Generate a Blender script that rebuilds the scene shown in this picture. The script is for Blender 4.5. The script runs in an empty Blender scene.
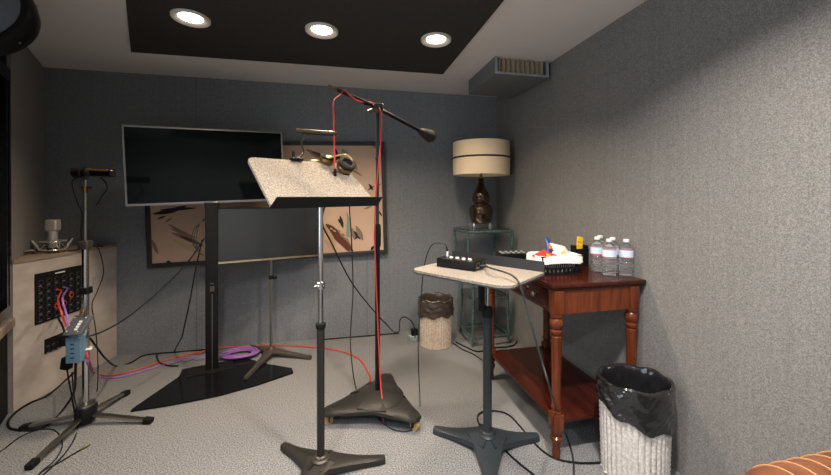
import bpy, math, random
from math import sin, cos, pi, radians, hypot, sqrt
from mathutils import Vector as V, Matrix
random.seed(7)
S = bpy.context.scene
COL = S.collection

# ------------------------------------------------------------------ camera
FPX, YAW, PITCH, CAMH = 349.6, -0.2147, -0.0038, 1.341
PPX, PPY = 417.3, 198.7
FW = V((-sin(YAW)*cos(PITCH), cos(YAW)*cos(PITCH), sin(PITCH)))
RT = V((cos(YAW), sin(YAW), 0.0))
UP = RT.cross(FW)
CAM = V((0, 0, CAMH))
cd = bpy.data.cameras.new('camera')
co = bpy.data.objects.new('camera', cd); COL.objects.link(co)
cd.sensor_width = 36.0
cd.lens = FPX/831*36
cd.shift_x = -(PPX-415.5)/831
cd.shift_y = (PPY-237.5)/831
cd.clip_start = 0.02
M3 = Matrix((RT, UP, -FW)).transposed()
co.matrix_world = Matrix.Translation(CAM) @ M3.to_4x4()
S.camera = co
S.view_settings.view_transform = 'Standard'
S.view_settings.look = 'None'
S.view_settings.gamma = 1
S.view_settings.exposure = 0.0

# measuring helpers: sight line -> point on a real plane
def ray(x, y): return RT*((x-PPX)/FPX) - UP*((y-PPY)/FPX) + FW
def atz(x, y, z=0.0):
    r = ray(x, y); return CAM + r*((z-CAMH)/r.z)
def aty(x, y, Y):
    r = ray(x, y); return CAM + r*(Y/r.y)
def atd(x, y, d): return CAM + ray(x, y)*d
def col(x, y, X, Y):
    r = ray(x, y); return CAM + r*(hypot(X, Y)/hypot(r.x, r.y))

# ------------------------------------------------------------------ materials
MATS = {}
def mat(name, color, rough=0.5, metal=0.0, noise=None, bump=0.0, bscale=200.0, trans=0.0, ior=1.45,
        emit=None, estr=0.0, coat=0.0, spec=None, stretch=None, sheen=0.0):
    """noise=(color2, scale, low, high) mixes a second colour through object-space noise"""
    if name in MATS: return MATS[name]
    m = bpy.data.materials.new(name); m.use_nodes = True
    nt = m.node_tree; b = nt.nodes['Principled BSDF']
    b.inputs['Base Color'].default_value = (*color, 1)
    b.inputs['Roughness'].default_value = rough
    b.inputs['Metallic'].default_value = metal
    b.inputs['IOR'].default_value = ior
    b.inputs['Transmission Weight'].default_value = trans
    b.inputs['Coat Weight'].default_value = coat
    b.inputs['Sheen Weight'].default_value = sheen
    if spec is not None: b.inputs['Specular IOR Level'].default_value = spec
    if emit:
        b.inputs['Emission Color'].default_value = (*emit, 1)
        b.inputs['Emission Strength'].default_value = estr
    if noise or bump:
        tc = nt.nodes.new('ShaderNodeTexCoord')
        src = tc.outputs['Object']
        if stretch:
            mp = nt.nodes.new('ShaderNodeMapping'); mp.inputs['Scale'].default_value = stretch
            nt.links.new(src, mp.inputs['Vector']); src = mp.outputs['Vector']
    if noise:
        c2, sc, lo, hi = noise
        n = nt.nodes.new('ShaderNodeTexNoise'); n.inputs['Scale'].default_value = sc
        n.inputs['Detail'].default_value = 3
        r = nt.nodes.new('ShaderNodeValToRGB')
        r.color_ramp.elements[0].position = lo; r.color_ramp.elements[0].color = (*color, 1)
        r.color_ramp.elements[1].position = hi; r.color_ramp.elements[1].color = (*c2, 1)
        nt.links.new(src, n.inputs['Vector']); nt.links.new(n.outputs['Fac'], r.inputs['Fac'])
        nt.links.new(r.outputs['Color'], b.inputs['Base Color'])
    if bump:
        n2 = nt.nodes.new('ShaderNodeTexNoise'); n2.inputs['Scale'].default_value = bscale
        n2.inputs['Detail'].default_value = 2
        bp = nt.nodes.new('ShaderNodeBump'); bp.inputs['Strength'].default_value = bump
        bp.inputs['Distance'].default_value = 0.004
        nt.links.new(src, n2.inputs['Vector']); nt.links.new(n2.outputs['Fac'], bp.inputs['Height'])
        nt.links.new(bp.outputs['Normal'], b.inputs['Normal'])
    MATS[name] = m
    return m

def fabric(name, c1, c2, seams, axis):
    """woven acoustic wall cloth with butt seams between its widths"""
    m = mat(name, c1, 0.95, noise=(c2, 250, .35, .65), bump=.15, bscale=380, spec=.15, sheen=.15)
    nt = m.node_tree; b = nt.nodes['Principled BSDF']
    tc = nt.nodes.new('ShaderNodeTexCoord'); sx = nt.nodes.new('ShaderNodeSeparateXYZ')
    nt.links.new(tc.outputs['Object'], sx.inputs[0])
    prev = b.inputs['Base Color'].links[0].from_socket
    # broad weave streaks running down the cloth
    mp = nt.nodes.new('ShaderNodeMapping'); mp.inputs['Scale'].default_value = (60, 60, 1.5)
    nz = nt.nodes.new('ShaderNodeTexNoise'); nz.inputs['Scale'].default_value = 1.0
    nt.links.new(tc.outputs['Object'], mp.inputs[0]); nt.links.new(mp.outputs[0], nz.inputs['Vector'])
    rp = nt.nodes.new('ShaderNodeMapRange'); rp.inputs[1].default_value = .3; rp.inputs[2].default_value = .7
    rp.inputs[3].default_value = .95; rp.inputs[4].default_value = 1.05
    nt.links.new(nz.outputs['Fac'], rp.inputs[0])
    mu = nt.nodes.new('ShaderNodeVectorMath'); mu.operation = 'SCALE'
    nt.links.new(prev, mu.inputs[0]); nt.links.new(rp.outputs[0], mu.inputs['Scale'])
    out = mu.outputs[0]
    for s in seams:
        c = nt.nodes.new('ShaderNodeMath'); c.operation = 'COMPARE'
        c.inputs[1].default_value = s; c.inputs[2].default_value = .003
        nt.links.new(sx.outputs[axis], c.inputs[0])
        mx = nt.nodes.new('ShaderNodeMix'); mx.data_type = 'RGBA'
        mx.inputs['B'].default_value = (c1[0]*.92, c1[1]*.92, c1[2]*.92, 1)
        nt.links.new(c.outputs[0], mx.inputs['Factor']); nt.links.new(out, mx.inputs['A'])
        out = mx.outputs['Result']
    nt.links.new(out, b.inputs['Base Color'])
    return m

WALLC, WALLC2 = (.140, .137, .134), (.275, .267, .258)
m_wback = fabric('wall cloth back', (.155, .168, .187), (.275, .293, .322), (-1.25, .247), 0)  # bluer, lighter copy of the wall cloth; cool light put into the colour
m_wright = fabric('wall cloth right', WALLC, WALLC2, (), 1)
m_wleft = fabric('wall cloth left', (.15, .14, .13), (.24, .225, .21), (), 0)
m_carpet = mat('grey carpet', (.075, .078, .084), .95, noise=((.325, .327, .333), 160, .34, .66), bump=.5, bscale=220, spec=.1)
m_ceil = mat('white ceiling paint', (.74, .715, .69), .9, bump=.05, bscale=90)
m_ceilpanel = mat('black ceiling cloth', (.038, .035, .031), .9, noise=((.052, .048, .042), 120, .3, .7), bump=.2, bscale=250, spec=.3)
m_black = mat('black paint', (.010, .010, .011), .35, spec=.2)
m_blackmatte = mat('black matte', (.012, .012, .013), .6, spec=.15)
m_blackgloss = mat('black gloss', (.006, .006, .007), .12, spec=.35)
m_screen = mat('dark screen', (.003, .004, .005), .07, spec=.18)
m_screen2 = mat('satin screen', (.016, .019, .023), .16, spec=1.0)
m_rubber = mat('black rubber', (.011, .011, .011), .6, spec=.15)
m_cable = mat('black cable', (.011, .011, .012), .45, spec=.2)
m_cablegrey = mat('dark grey cable', (.028, .031, .034), .45, spec=.25)
m_red = mat('red cable', (.60, .05, .04), .4)
m_purple = mat('purple cable', (.30, .13, .42), .4)
m_chrome = mat('chrome', (.62, .62, .62), .18, 1.0)
m_steel = mat('dull steel', (.36, .34, .31), .32, 1.0)
m_dsteel = mat('dark steel', (.11, .10, .09), .38, .7)
m_cast = mat('cast black iron', (.026, .024, .022), .42, .1, spec=.3, bump=.1, bscale=120)
m_castgrey = mat('cast grey metal', (.085, .075, .064), .42, .4, bump=.1, bscale=120)
m_greytube = mat('grey painted tube', (.030, .037, .042), .35, spec=.3)
m_felt = mat('beige stand carpet', (.185, .16, .135), .95, noise=((.40, .36, .31), 150, .35, .65), bump=.9, bscale=300, spec=.1)
m_desk = mat('dark grey metal sheet', (.035, .038, .042), .45, spec=.3)
m_silver = mat('silver bezel', (.26, .26, .27), .3, .7)
m_gold = mat('gold bezel', (.75, .60, .36), .25, 1.0)
m_bronze = mat('bronze glaze', (.075, .048, .026), .12, .8, coat=.6)
m_brass = mat('old brass', (.24, .17, .075), .32, .9)
m_glass = mat('clear glass', (.93, .97, .95), .02, trans=1.0, ior=1.45)
m_block = mat('cut glass block', (.95, .95, .93), .03, trans=1.0)
m_verdi = mat('green patina metal', (.040, .080, .075), .45, .3, noise=((.12, .20, .19), 60, .4, .6), bump=.3, bscale=80)
m_shade = mat('cream linen shade', (.90, .73, .50), .9, noise=((.96, .80, .57), 200, .35, .65), bump=.2, bscale=200)
m_band = mat('dark shade band', (.04, .03, .025), .8)
m_wood_shaded = mat('mahogany', (.032, .006, .0035), .16, noise=((.064, .012, .006), 3, .35, .7), spec=.4, stretch=(14, 1.2, 14))  # darker copy of the table wood; shade on top, drawers, shelf put into colour
m_wood_lit = mat('mahogany lit', (.088, .018, .006), .18, noise=((.160, .037, .011), 3, .35, .7), spec=.5, stretch=(14, 14, 1.5))  # lighter copy of the same wood, toned for the lit apron and legs
m_console = mat('weathered oak laminate', (.42, .365, .325), .55, noise=((.58, .52, .475), 5, .3, .7), stretch=(1, 1, 1.8), bump=.05, bscale=60)
m_ledge = mat('oak ledge', (.26, .19, .135), .5, noise=((.40, .31, .23), 5, .3, .7), stretch=(6, 1, 6))
m_wicker = mat('pale wicker', (.56, .51, .47), .7, noise=((.80, .76, .72), 90, .35, .65), bump=.5, bscale=120)
m_wickerw = mat('tan wicker', (.50, .39, .30), .7, noise=((.72, .60, .50), 60, .35, .65), bump=.5, bscale=120)
m_bag = mat('black bin bag', (.016, .016, .018), .2, bump=.5, bscale=28, coat=.7)
m_bagbrown = mat('brown bin bag', (.055, .042, .033), .25, bump=.6, bscale=35, coat=.4)
m_water = mat('water bottle plastic', (.97, .98, .99), .01, trans=.93, ior=1.33)
m_white = mat('white plastic', (.85, .85, .85), .35)
m_label = mat('bottle label', (.66, .78, .92), .4)
m_labelred = mat('bottle label red', (.70, .10, .16), .4)
m_liner = mat('white paper liner', (.86, .85, .83), .7, bump=.3, bscale=30)
m_packred = mat('red packet', (.65, .04, .03), .3)
m_packblue = mat('blue packet', (.03, .06, .28), .3)
m_packorange = mat('orange print', (.80, .30, .03), .4)
m_packyellow = mat('yellow packet', (.85, .55, .03), .35)
m_packwhite = mat('white packet', (.88, .87, .84), .3, noise=((.85, .62, .08), 14, .58, .62))
m_trim = mat('white downlight trim', (.75, .71, .66), .4)
m_lens = mat('lit lens', (1, 1, 1), .5, emit=(1.0, .90, .74), estr=14.0)
m_vent = mat('grey duct', (.16, .17, .18), .6)
m_ventface = mat('grey duct rim', (.30, .32, .34), .5)
m_foam = mat('tan duct foam', (.30, .25, .17), .9, bump=.4, bscale=60)
m_speakface = mat('grey speaker face', (.14, .16, .19), .5)
m_leather = mat('brown leather', (.10, .036, .016), .42, noise=((.19, .07, .03), 9, .35, .65), bump=.35, bscale=40)
m_leathertan = mat('tan leather piping', (.40, .20, .09), .45)
m_pframe = mat('dark picture frame', (.035, .036, .04), .45)
m_canvas = mat('peach silk', (.60, .415, .30), .8, noise=((.66, .475, .355), 4, .3, .7), bump=.1, bscale=300)
m_bluebox = mat('blue box', (.13, .24, .33), .45)
m_greybox = mat('grey box lid', (.15, .155, .165), .4, .3)
m_redlit = mat('red connector ring', (.75, .05, .04), .4)
m_tan = mat('amber caster tread', (.42, .30, .13), .4)
m_cream = mat('cream headband', (.62, .50, .22), .35, .3)

# ------------------------------------------------------------------ mesh builder
def catmull(pts, n=8):
    pts = [V(p) for p in pts]
    if len(pts) < 3: return pts
    P = [pts[0]*2-pts[1]] + pts + [pts[-1]*2-pts[-2]]
    o = []
    for i in range(1, len(P)-2):
        a, b, c, d = P[i-1:i+3]
        for k in range(n):
            t = k/n
            o.append(.5*((2*b)+(c-a)*t+(2*a-5*b+4*c-d)*t*t+(3*b-a-3*c+d)*t**3))
    o.append(pts[-1]); return o

class B:
    def __init__(s): s.v = []; s.f = []; s.m = []; s.sm = []; s.T = Matrix.Identity(4)
    def _add(s, vs, fs, mi=0, smooth=False):
        o = len(s.v); s.v += [s.T @ V(p) for p in vs]
        for f in fs: s.f.append([i+o for i in f]); s.m.append(mi); s.sm.append(smooth)
        return s
    def box(s, a, b, mi=0, bev=0.0):
        (x0, y0, z0), (x1, y1, z1) = [[min(a[i], b[i]) for i in range(3)], [max(a[i], b[i]) for i in range(3)]]
        if bev:
            return s.rbox(a, b, bev, mi)
        vs = [(x0,y0,z0),(x1,y0,z0),(x1,y1,z0),(x0,y1,z0),(x0,y0,z1),(x1,y0,z1),(x1,y1,z1),(x0,y1,z1)]
        return s._add(vs, [(0,3,2,1),(4,5,6,7),(0,1,5,4),(1,2,6,5),(2,3,7,6),(3,0,4,7)], mi)
    def rbox(s, a, b, r, mi=0, n=3):
        """box with all edges rounded (three nested rounded-rect rings)"""
        lo = [min(a[i], b[i]) for i in range(3)]; hi = [max(a[i], b[i]) for i in range(3)]
        r = min(r, *[(hi[i]-lo[i])/2.001 for i in range(3)])
        def ring(z, inset):
            o = []
            rr = max(r-inset, 1e-5)
            for cx, cy, a0 in ((hi[0]-r, hi[1]-r, 0), (lo[0]+r, hi[1]-r, pi/2), (lo[0]+r, lo[1]+r, pi), (hi[0]-r, lo[1]+r, 1.5*pi)):
                for k in range(n+1):
                    t = a0+pi/2*k/n; o.append((cx+rr*cos(t), cy+rr*sin(t), z))
            return o
        rings = []
        for k in range(n+1):
            t = pi/2*k/n; rings.append(ring(lo[2]+r-r*sin(pi/2-t) if True else 0, r-r*sin(t) if k else r))
        for k in range(n+1):
            t = pi/2*k/n; rings.append(ring(hi[2]-r+r*sin(t), r-r*cos(t)))
        return s.loft(rings, mi, True, True)
    def loft(s, rings, mi=0, smooth=True, cap=True, closed=True):
        n = len(rings[0]); vs = [p for r in rings for p in r]; fs = []
        for i in range(len(rings)-1):
            for k in range(n if closed else n-1):
                k2 = (k+1) % n
                fs.append((i*n+k, i*n+k2, (i+1)*n+k2, (i+1)*n+k))
        s._add(vs, fs, mi, smooth)
        if cap:
            s._add(rings[0], [tuple(range(n-1, -1, -1))], mi); s._add(rings[-1], [tuple(range(n))], mi)
        return s
    def cyl(s, p, q, r, r2=None, mi=0, n=16, cap=True):
        p, q = V(p), V(q); r2 = r if r2 is None else r2
        d = (q-p).normalized(); a = d.orthogonal().normalized(); b = d.cross(a)
        R = [[c + (a*cos(2*pi*k/n)+b*sin(2*pi*k/n))*rr for k in range(n)] for c, rr in ((p, r), (q, r2))]
        return s.loft(R, mi, True, cap)
    def tube(s, pts, r, mi=0, n=8, smooth=6):
        P = catmull(pts, smooth) if smooth else [V(p) for p in pts]
        Q = [P[0]]
        for p in P[1:]:
            if (p-Q[-1]).length > 1e-5: Q.append(p)
        P = Q
        d = (P[1]-P[0]).normalized(); a = d.orthogonal().normalized()
        R = []
        for i, p in enumerate(P):
            t = (P[min(i+1, len(P)-1)]-P[max(i-1, 0)]).normalized()
            a = (a - t*a.dot(t)).normalized(); b = t.cross(a)
            rr = r(i/(len(P)-1)) if callable(r) else r
            R.append([p+(a*cos(2*pi*k/n)+b*sin(2*pi*k/n))*rr for k in range(n)])
        return s.loft(R, mi, True, True)
    def bar(s, p, q, w, h, mi=0, up=(0, 0, 1)):
        """rectangular bar from p to q"""
        p, q = V(p), V(q); d = (q-p).normalized(); a = V(up).cross(d)
        if a.length < 1e-4: a = V((1, 0, 0))
        a.normalize(); b = d.cross(a)
        R = [[c+a*sx*w/2+b*sy*h/2 for sx, sy in ((-1,-1),(1,-1),(1,1),(-1,1))] for c in (p, q)]
        return s.loft(R, mi, False, True)
    def lathe(s, prof, c=(0, 0, 0), n=32, mi=0, rf=None, cap=True, sx=1, sy=1):
        """prof: (radius, z) list; rf(angle, z, r) may vary the radius"""
        R = []
        for r, z in prof:
            R.append([(c[0]+sx*(rf(2*pi*k/n, z, r) if rf else r)*cos(2*pi*k/n), c[1]+sy*(rf(2*pi*k/n, z, r) if rf else r)*sin(2*pi*k/n), c[2]+z) for k in range(n)])
        return s.loft(R, mi, True, cap)
    def prism(s, poly, z0, z1, mi=0):
        n = len(poly)
        return s.loft([[(x, y, z0) for x, y in poly], [(x, y, z1) for x, y in poly]], mi, False, True)
    def quad(s, a, b, c, d, mi=0): return s._add([a, b, c, d], [(0, 1, 2, 3)], mi)
    def ellipsoid(s, c, rx, ry, rz, mi=0, n=16, m=10):
        R = []
        for i in range(m+1):
            t = -pi/2+pi*i/m; cr = max(cos(t), 1e-3)
            R.append([(c[0]+rx*cr*cos(2*pi*k/n), c[1]+ry*cr*sin(2*pi*k/n), c[2]+rz*sin(t)) for k in range(n)])
        return s.loft(R, mi, True, True)
    def star(s, tips, w0, w1, z0, z1, th, mi=0, power=2.0, n=10):
        """cast tripod foot: an arm to each tip, flaring into the hub"""
        for tx, ty in tips:
            L = hypot(tx, ty); d = V((tx/L, ty/L, 0)); a = V((-d.y, d.x, 0)); R = []
            for i in range(n+1):
                t = i/n; w = (w1+(w0-w1)*(1-t)**power)/2; zt = z1+(z0-z1)*(1-t)**1.6
                if t > .95: w *= .75
                zb = max(zt-th, 0.0) if t < .82 else 0.002
                c = d*L*t
                R.append([c-a*w+V((0,0,zb)), c+a*w+V((0,0,zb)), c+a*w*.96+V((0,0,zt-.006)), c+a*w*.7+V((0,0,zt)), c-a*w*.7+V((0,0,zt)), c-a*w*.96+V((0,0,zt-.006))])
            s.loft(R, mi, True, True)
        return s

def obj(name, b, mats, parent=None, loc=None, rotz=0):
    me = bpy.data.meshes.new(name)
    me.from_pydata([tuple(p) for p in b.v], [], b.f)
    if not isinstance(mats, (list, tuple)): mats = [mats]
    for m in mats: me.materials.append(m)
    me.polygons.foreach_set('material_index', b.m)
    me.polygons.foreach_set('use_smooth', b.sm)
    me.validate(); me.update()
    import bmesh
    bm = bmesh.new(); bm.from_mesh(me); bmesh.ops.recalc_face_normals(bm, faces=bm.faces[:]); bm.to_mesh(me); bm.free()
    try: me.set_sharp_from_angle(angle=radians(42))
    except Exception: pass
    o = bpy.data.objects.new(name, me); COL.objects.link(o)
    if parent: o.parent = parent
    if loc is not None: o.location = loc
    o.rotation_euler[2] = rotz
    return o

def tag(o, label, cat, group=None):
    o['label'] = label; o['category'] = cat
    if group: o['group'] = group
    return o

def thing(name, label, cat, loc, rotz=0, group=None):
    o = bpy.data.objects.new(name, None); COL.objects.link(o)
    o.empty_display_size = .1
    o.location = loc; o.rotation_euler[2] = rotz
    return tag(o, label, cat, group)

def struct(name, b, m, parent=None):
    o = obj(name, b, m, parent)
    if not parent: o['kind'] = 'structure'
    return o

def dup(root, loc, label, rotz=None):
    r = root.copy(); COL.objects.link(r); r.location = loc; r['label'] = label
    if rotz is not None: r.rotation_euler[2] = rotz
    for ch in list(root.children):
        c = ch.copy(); COL.objects.link(c); c.parent = r
        for g in list(ch.children):
            d = g.copy(); COL.objects.link(d); d.parent = c
    return r

def rel(base, *pts): return [V(p)-V(base) for p in pts]

# ------------------------------------------------------------------ room shell
H, D, R = 2.40, 3.434, 1.606
LA, LB, LC = (-2.365, D), (-2.0, 2.66), (-1.62, 1.865)     # the slanting left wall
YB = -1.7
T = .1
struct('floor', B().box((-2.6, YB-T, -T), (R+T, D+T, 0)), m_carpet)
struct('ceiling', B().box((-2.6, YB-T, H), (R+T, D+T, H+T)), m_ceil)
struct('wall_back', B().box((-2.6, D, 0), (R+T, D+T, H)), m_wback)
struct('wall_right', B().box((R, YB-T, 0), (R+T, D+T, H)), m_wright)
struct('wall_front', B().box((-2.6, YB-T, 0), (R+T, YB, H)), mat('pale wall paint', (.62, .62, .61), .85, bump=.05, bscale=80))
b = B().prism([LA, LB, (LB[0]-.09, LB[1]-.045), (LA[0]-.12, LA[1])], 0, H)
struct('wall_left', b, m_wleft)
# wall beside the camera, beyond the control-room window
WY0, WY1, WZ0, WZ1 = -.75, 1.05, .75, 2.10
b = B().box((LC[0]-.1, YB, 0), (LC[0], WY0, H)).box((LC[0]-.1, WY1, 0), (LC[0], LC[1], H)).box((LC[0]-.1, WY0, 0), (LC[0], WY1, WZ0)).box((LC[0]-.1, WY0, WZ1), (LC[0], WY1, H))
struct('wall_left_near', b, m_wleft)
# unseen window added beside the camera to let in cool fill light
w2 = bpy.data.objects.new('window_added', None); COL.objects.link(w2); w2['kind'] = 'structure'
xo = LC[0]
b = B().box((xo-.09, WY0, WZ0), (xo-.02, WY0+.05, WZ1)).box((xo-.09, WY1-.05, WZ0), (xo-.02, WY1, WZ1)).box((xo-.09, WY0+.05, WZ0), (xo-.02, WY1-.05, WZ0+.05)).box((xo-.09, WY0+.05, WZ1-.05), (xo-.02, WY1-.05, WZ1)).box((xo-.085, .13, WZ0+.05), (xo-.025, .17, WZ1-.05))
obj('window_frame', b, m_black, w2)
pl = bpy.data.lights.new('added_window_portal', 'AREA'); pl.shape = 'RECTANGLE'; pl.size = WY1-WY0; pl.size_y = WZ1-WZ0
pl.cycles.is_portal = True
po = bpy.data.objects.new('added_window_portal', pl); COL.objects.link(po); po.location = (xo-.12, (WY0+WY1)/2, (WZ0+WZ1)/2)
po.rotation_euler = (pi/2, 0, -pi/2)
# control-room window in the slanting wall: wall below and above, black frame, dark glass
wd = (V((LC[0], LC[1], 0))-V((LB[0], LB[1], 0))); wl = wd.length; wd.normalize(); wn = V((wd.y, -wd.x, 0))
if wn.x < 0: wn = -wn
def WP(t, n, z): return V((LB[0], LB[1], 0))+wd*t+wn*n+V((0, 0, z))
def wbox(t0, t1, n0, n1, z0, z1, mi=0, bb=None):
    bb = bb or B()
    vs = [WP(t, n, z) for z in (z0, z1) for t, n in ((t0, n0), (t1, n0), (t1, n1), (t0, n1))]
    return bb._add(vs, [(0,3,2,1),(4,5,6,7),(0,1,5,4),(1,2,6,5),(2,3,7,6),(3,0,4,7)], mi)
b = wbox(0, wl, -.12, -.02, 0, .54); wbox(0, wl, -.12, -.02, 2.14, H, 0, b)
struct('wall_left_window_side', b, m_blackmatte)
wroot = bpy.data.objects.new('window_1', None); COL.objects.link(wroot); wroot['kind'] = 'structure'
b = B()
wbox(.012, .045, -.10, .0, .62, 2.13, 0, b); wbox(wl-.05, wl, -.10, .0, .62, 2.13, 0, b)
wbox(.045, wl-.05, -.10, .0, .62, .68, 0, b); wbox(.045, wl-.05, -.10, .0, 2.05, 2.13, 0, b)
wbox(.075, .095, -.03, .0, .68, 2.05, 0, b)
obj('window_frame', b, m_blackgloss, wroot)
obj('window_pane', wbox(.045, wl-.05, -.05, -.042, .68, 2.05), m_screen, wroot)
struct('trim_1', wbox(.012, wl-.01, -.12, .015, .545, .59), m_ledge)
# black cloth panel under the ceiling, its left side slanting like the wall
poly = [(.849, 2.867), (-1.48, 2.908), (-1.127, 2.17), (-.70, 1.28), (-.70, -1.2), (.842, -1.2)]
struct('trim_2', B().prism(poly, H-.012, H), m_ceilpanel)

# ------------------------------------------------------------------ recessed downlights
def downlight(x, y, label, zt=H-.012):
    t = thing('recessed_downlight', label, 'ceiling light', (x, y, zt), 0, 'recessed downlights in the black ceiling panel')
    obj('trim_ring', B().lathe([(.062, -.0005), (.066, -.003), (.090, -.014), (.096, -.014), (.100, -.010), (.101, 0)], n=40, cap=False), m_trim, t)
    obj('lens', B().lathe([(.0001, -.002), (.055, -.002), (.063, -.001), (.063, .0)], n=32, cap=False), m_lens, t)
    return t
DL = [(-.854, 2.275, 'leftmost of the row of three lit round downlights in the black ceiling panel'),
      (-.117, 2.268, 'middle one of the three lit round downlights, above the music stand'),
      (.615, 2.240, 'rightmost of the three lit round downlights, nearest the grey ceiling duct')]
for x, y, l in DL: downlight(x, y, l)

def lamp(x, y, z, power, color, size=.13, spread=125):
    l = bpy.data.lights.new('downlight_beam', 'AREA'); l.shape = 'DISK'; l.size = size
    l.energy = power; l.color = color; l.spread = radians(spread)
    o = bpy.data.objects.new('downlight_beam', l); COL.objects.link(o); o.location = (x, y, z)
    return o
WARM = (1, .80, .58); COOL = (.90, .96, 1)
PW = dict(front=13, mid=33, near=17)
for x, y, l in DL: lamp(x, y, H-.03, PW['front'], WARM)
for x, k in ((-.45, .75), (.74, 1.18)): lamp(x, .75, H-.03, PW['mid']*k, (1, .90, .80), .16, 135)
for x in (-.3, .75): lamp(x, -.7, H-.03, PW['near'], COOL, .16, 150)

# ------------------------------------------------------------------ ceiling duct on the right
t = thing('ceiling_duct', 'grey boxy duct outlet under the ceiling in the right corner', 'air vent', (1.355, 2.72, 2.27))
x0, x1, y0, y1, h = -.225, .215, -.28, .28, .1295
b = B()
for a, c in (((x0, y0, 0), (x1, y1, .012)), ((x0, y0, .012), (x0+.012, y1, h)), ((x1-.012, y0, .012), (x1, y1, h)), ((x0+.012, y1-.012, .012), (x1-.012, y1, h))): b.box(a, c)
obj('housing', b, m_vent, t)
b = B()
b.box((x0-.004, y0-.006, 0), (x0+.016, y0, h)).box((x1-.016, y0-.006, 0), (x1+.004, y0, h)).box((x0+.016, y0-.006, 0), (x1-.016, y0, .016))
obj('rim', b, m_ventface, t)
rg = []
N = 88
for z in (.017, h-.002):
    rg.append([(x0+.018+(x1-x0-.036)*k/N, y0+.02+.014*cos(2*pi*k/N*10)+.003*sin(k*.7), z) for k in range(N+1)])
obj('louvres', B().loft(rg, 0, True, False, closed=False), m_foam, t)

# ------------------------------------------------------------------ round speaker, upper left
sd = 1.55
face = atd(-31, 4, sd)
ax = (RT*.30 + UP*.22 + FW*-.92).normalized()
t = thing('round_speaker', 'round black speaker drum hung under the ceiling at the upper left', 'speaker', face)
q = ax.to_track_quat('Z', 'Y').to_matrix().to_4x4()
b = B(); b.T = q; b.lathe([(.05, -.16), (.13, -.15), (.185, -.115), (.205, -.06), (.208, -.02), (.203, .0), (.19, .006), (.178, .004), (.172, -.004)], n=48)
obj('housing', b, m_black, t)
b = B(); b.T = q; b.lathe([(.172, -.004), (.15, .006), (.09, .018), (.085, .010), (.078, .018), (.04, .026), (.001, .028)], n=48)
obj('speaker_face', b, m_speakface, t)
for k in range(6):
    b = B(); b.T = q
    a = 2*pi*k/6+.35; b.cyl((.2*cos(a), .2*sin(a), -.05), (.212*cos(a), .212*sin(a), -.05), .006, n=8)
    obj('screw', b, m_steel, t)
bk = -ax*.14
b = B().cyl(bk, (bk.x, bk.y, H-face.z), .018, n=12).cyl((bk.x, bk.y, H-face.z-.012), (bk.x, bk.y, H-face.z-.0005), .06, n=20)
obj('ceiling_bracket', b, m_black, t)

# ------------------------------------------------------------------ corner cabinet with patch panel (built-in wedge)
ca, cb = V((-2.0, 2.665, 0)), V((-1.855, 3.425, 0))
cu = (cb-ca).normalized(); cl = (cb-ca).length; cn = V((cu.y, -cu.x, 0))
def CP(s, z, n=0.0): return V((cu.x*s+cn.x*n, cu.y*s+cn.y*n, z))
t = thing('corner_cabinet', 'weathered oak wedge cabinet with black patch panels in the left corner', 'cabinet', ca)
e = .004
wA = V((LA[0]+.012, D-.006, 0))-ca; wB = CP(.02, 0)+V((-.010, .0, 0))
c1 = CP(cl, 0); c1.y = D-.006-ca.y
obj('body', B().prism([(CP(0, 0).x, CP(0, 0).y), (c1.x, c1.y), (wA.x, wA.y), (wB.x-.004, wB.y)], .002, .925), m_console, t)
obj('ledge', B().prism([(CP(-.004, 0, .008).x, CP(-.004, 0, .008).y), (CP(cl-.008, 0, .008).x, c1.y), (wA.x, wA.y), (wB.x-.004, wB.y)], .926, .948), m_ledge, t)
def cbox(s0, s1, z0, z1, n0, n1, b=None, mi=0):
    b = b or B()
    vs = [CP(s, z, n) for z in (z0, z1) for s, n in ((s0, n0), (s1, n0), (s1, n1), (s0, n1))]
    return b._add(vs, [(0,3,2,1),(4,5,6,7),(0,1,5,4),(1,2,6,5),(2,3,7,6),(3,0,4,7)], mi)
pp = obj('patch_panel', cbox(.125, .455, .495, .833, .0005, .006), m_blackmatte, t)
obj('label_strip', cbox(.255, .325, .808, .816, .0062, .0072), m_white, pp)
for r in range(6):
    for c in range(6):
        s, z = .158+c*.053, .772-r*.047
        redring = (r, c) in ((3, 4), (4, 2), (4, 3))
        b = B(); b.T = Matrix.Translation(CP(s, z, .006)) @ cn.to_track_quat('Z', 'Y').to_matrix().to_4x4()
        b.lathe([(.017, 0), (.017, .005), (.012, .006)], n=14, cap=False).lathe([(.012, .006), (.011, .001), (.001, .001)], n=14, mi=1, cap=False)
        obj('jack', b, [m_redlit if redring else m_desk, m_black], pp)
        b = B(); cbox(s-.012, s+.010, z-.026, z-.023, .0062, .0068, b)
        obj('jack_tag', b, mat('engraved grey', (.34, .34, .34), .5), pp)
sp = obj('outlet_panel', cbox(.186, .298, .277, .377, .0005, .006), m_blackmatte, t)
for r in range(2):
    for c in range(3):
        s, z = .206+c*.036, .345-r*.044
        obj('outlet', cbox(s-.011, s+.011, z-.012, z+.012, .0062, .010), m_black, sp)
        obj('outlet_tag', cbox(s-.010, s+.008, z-.020, z-.017, .0062, .0068), MATS['engraved grey'], sp)

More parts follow.
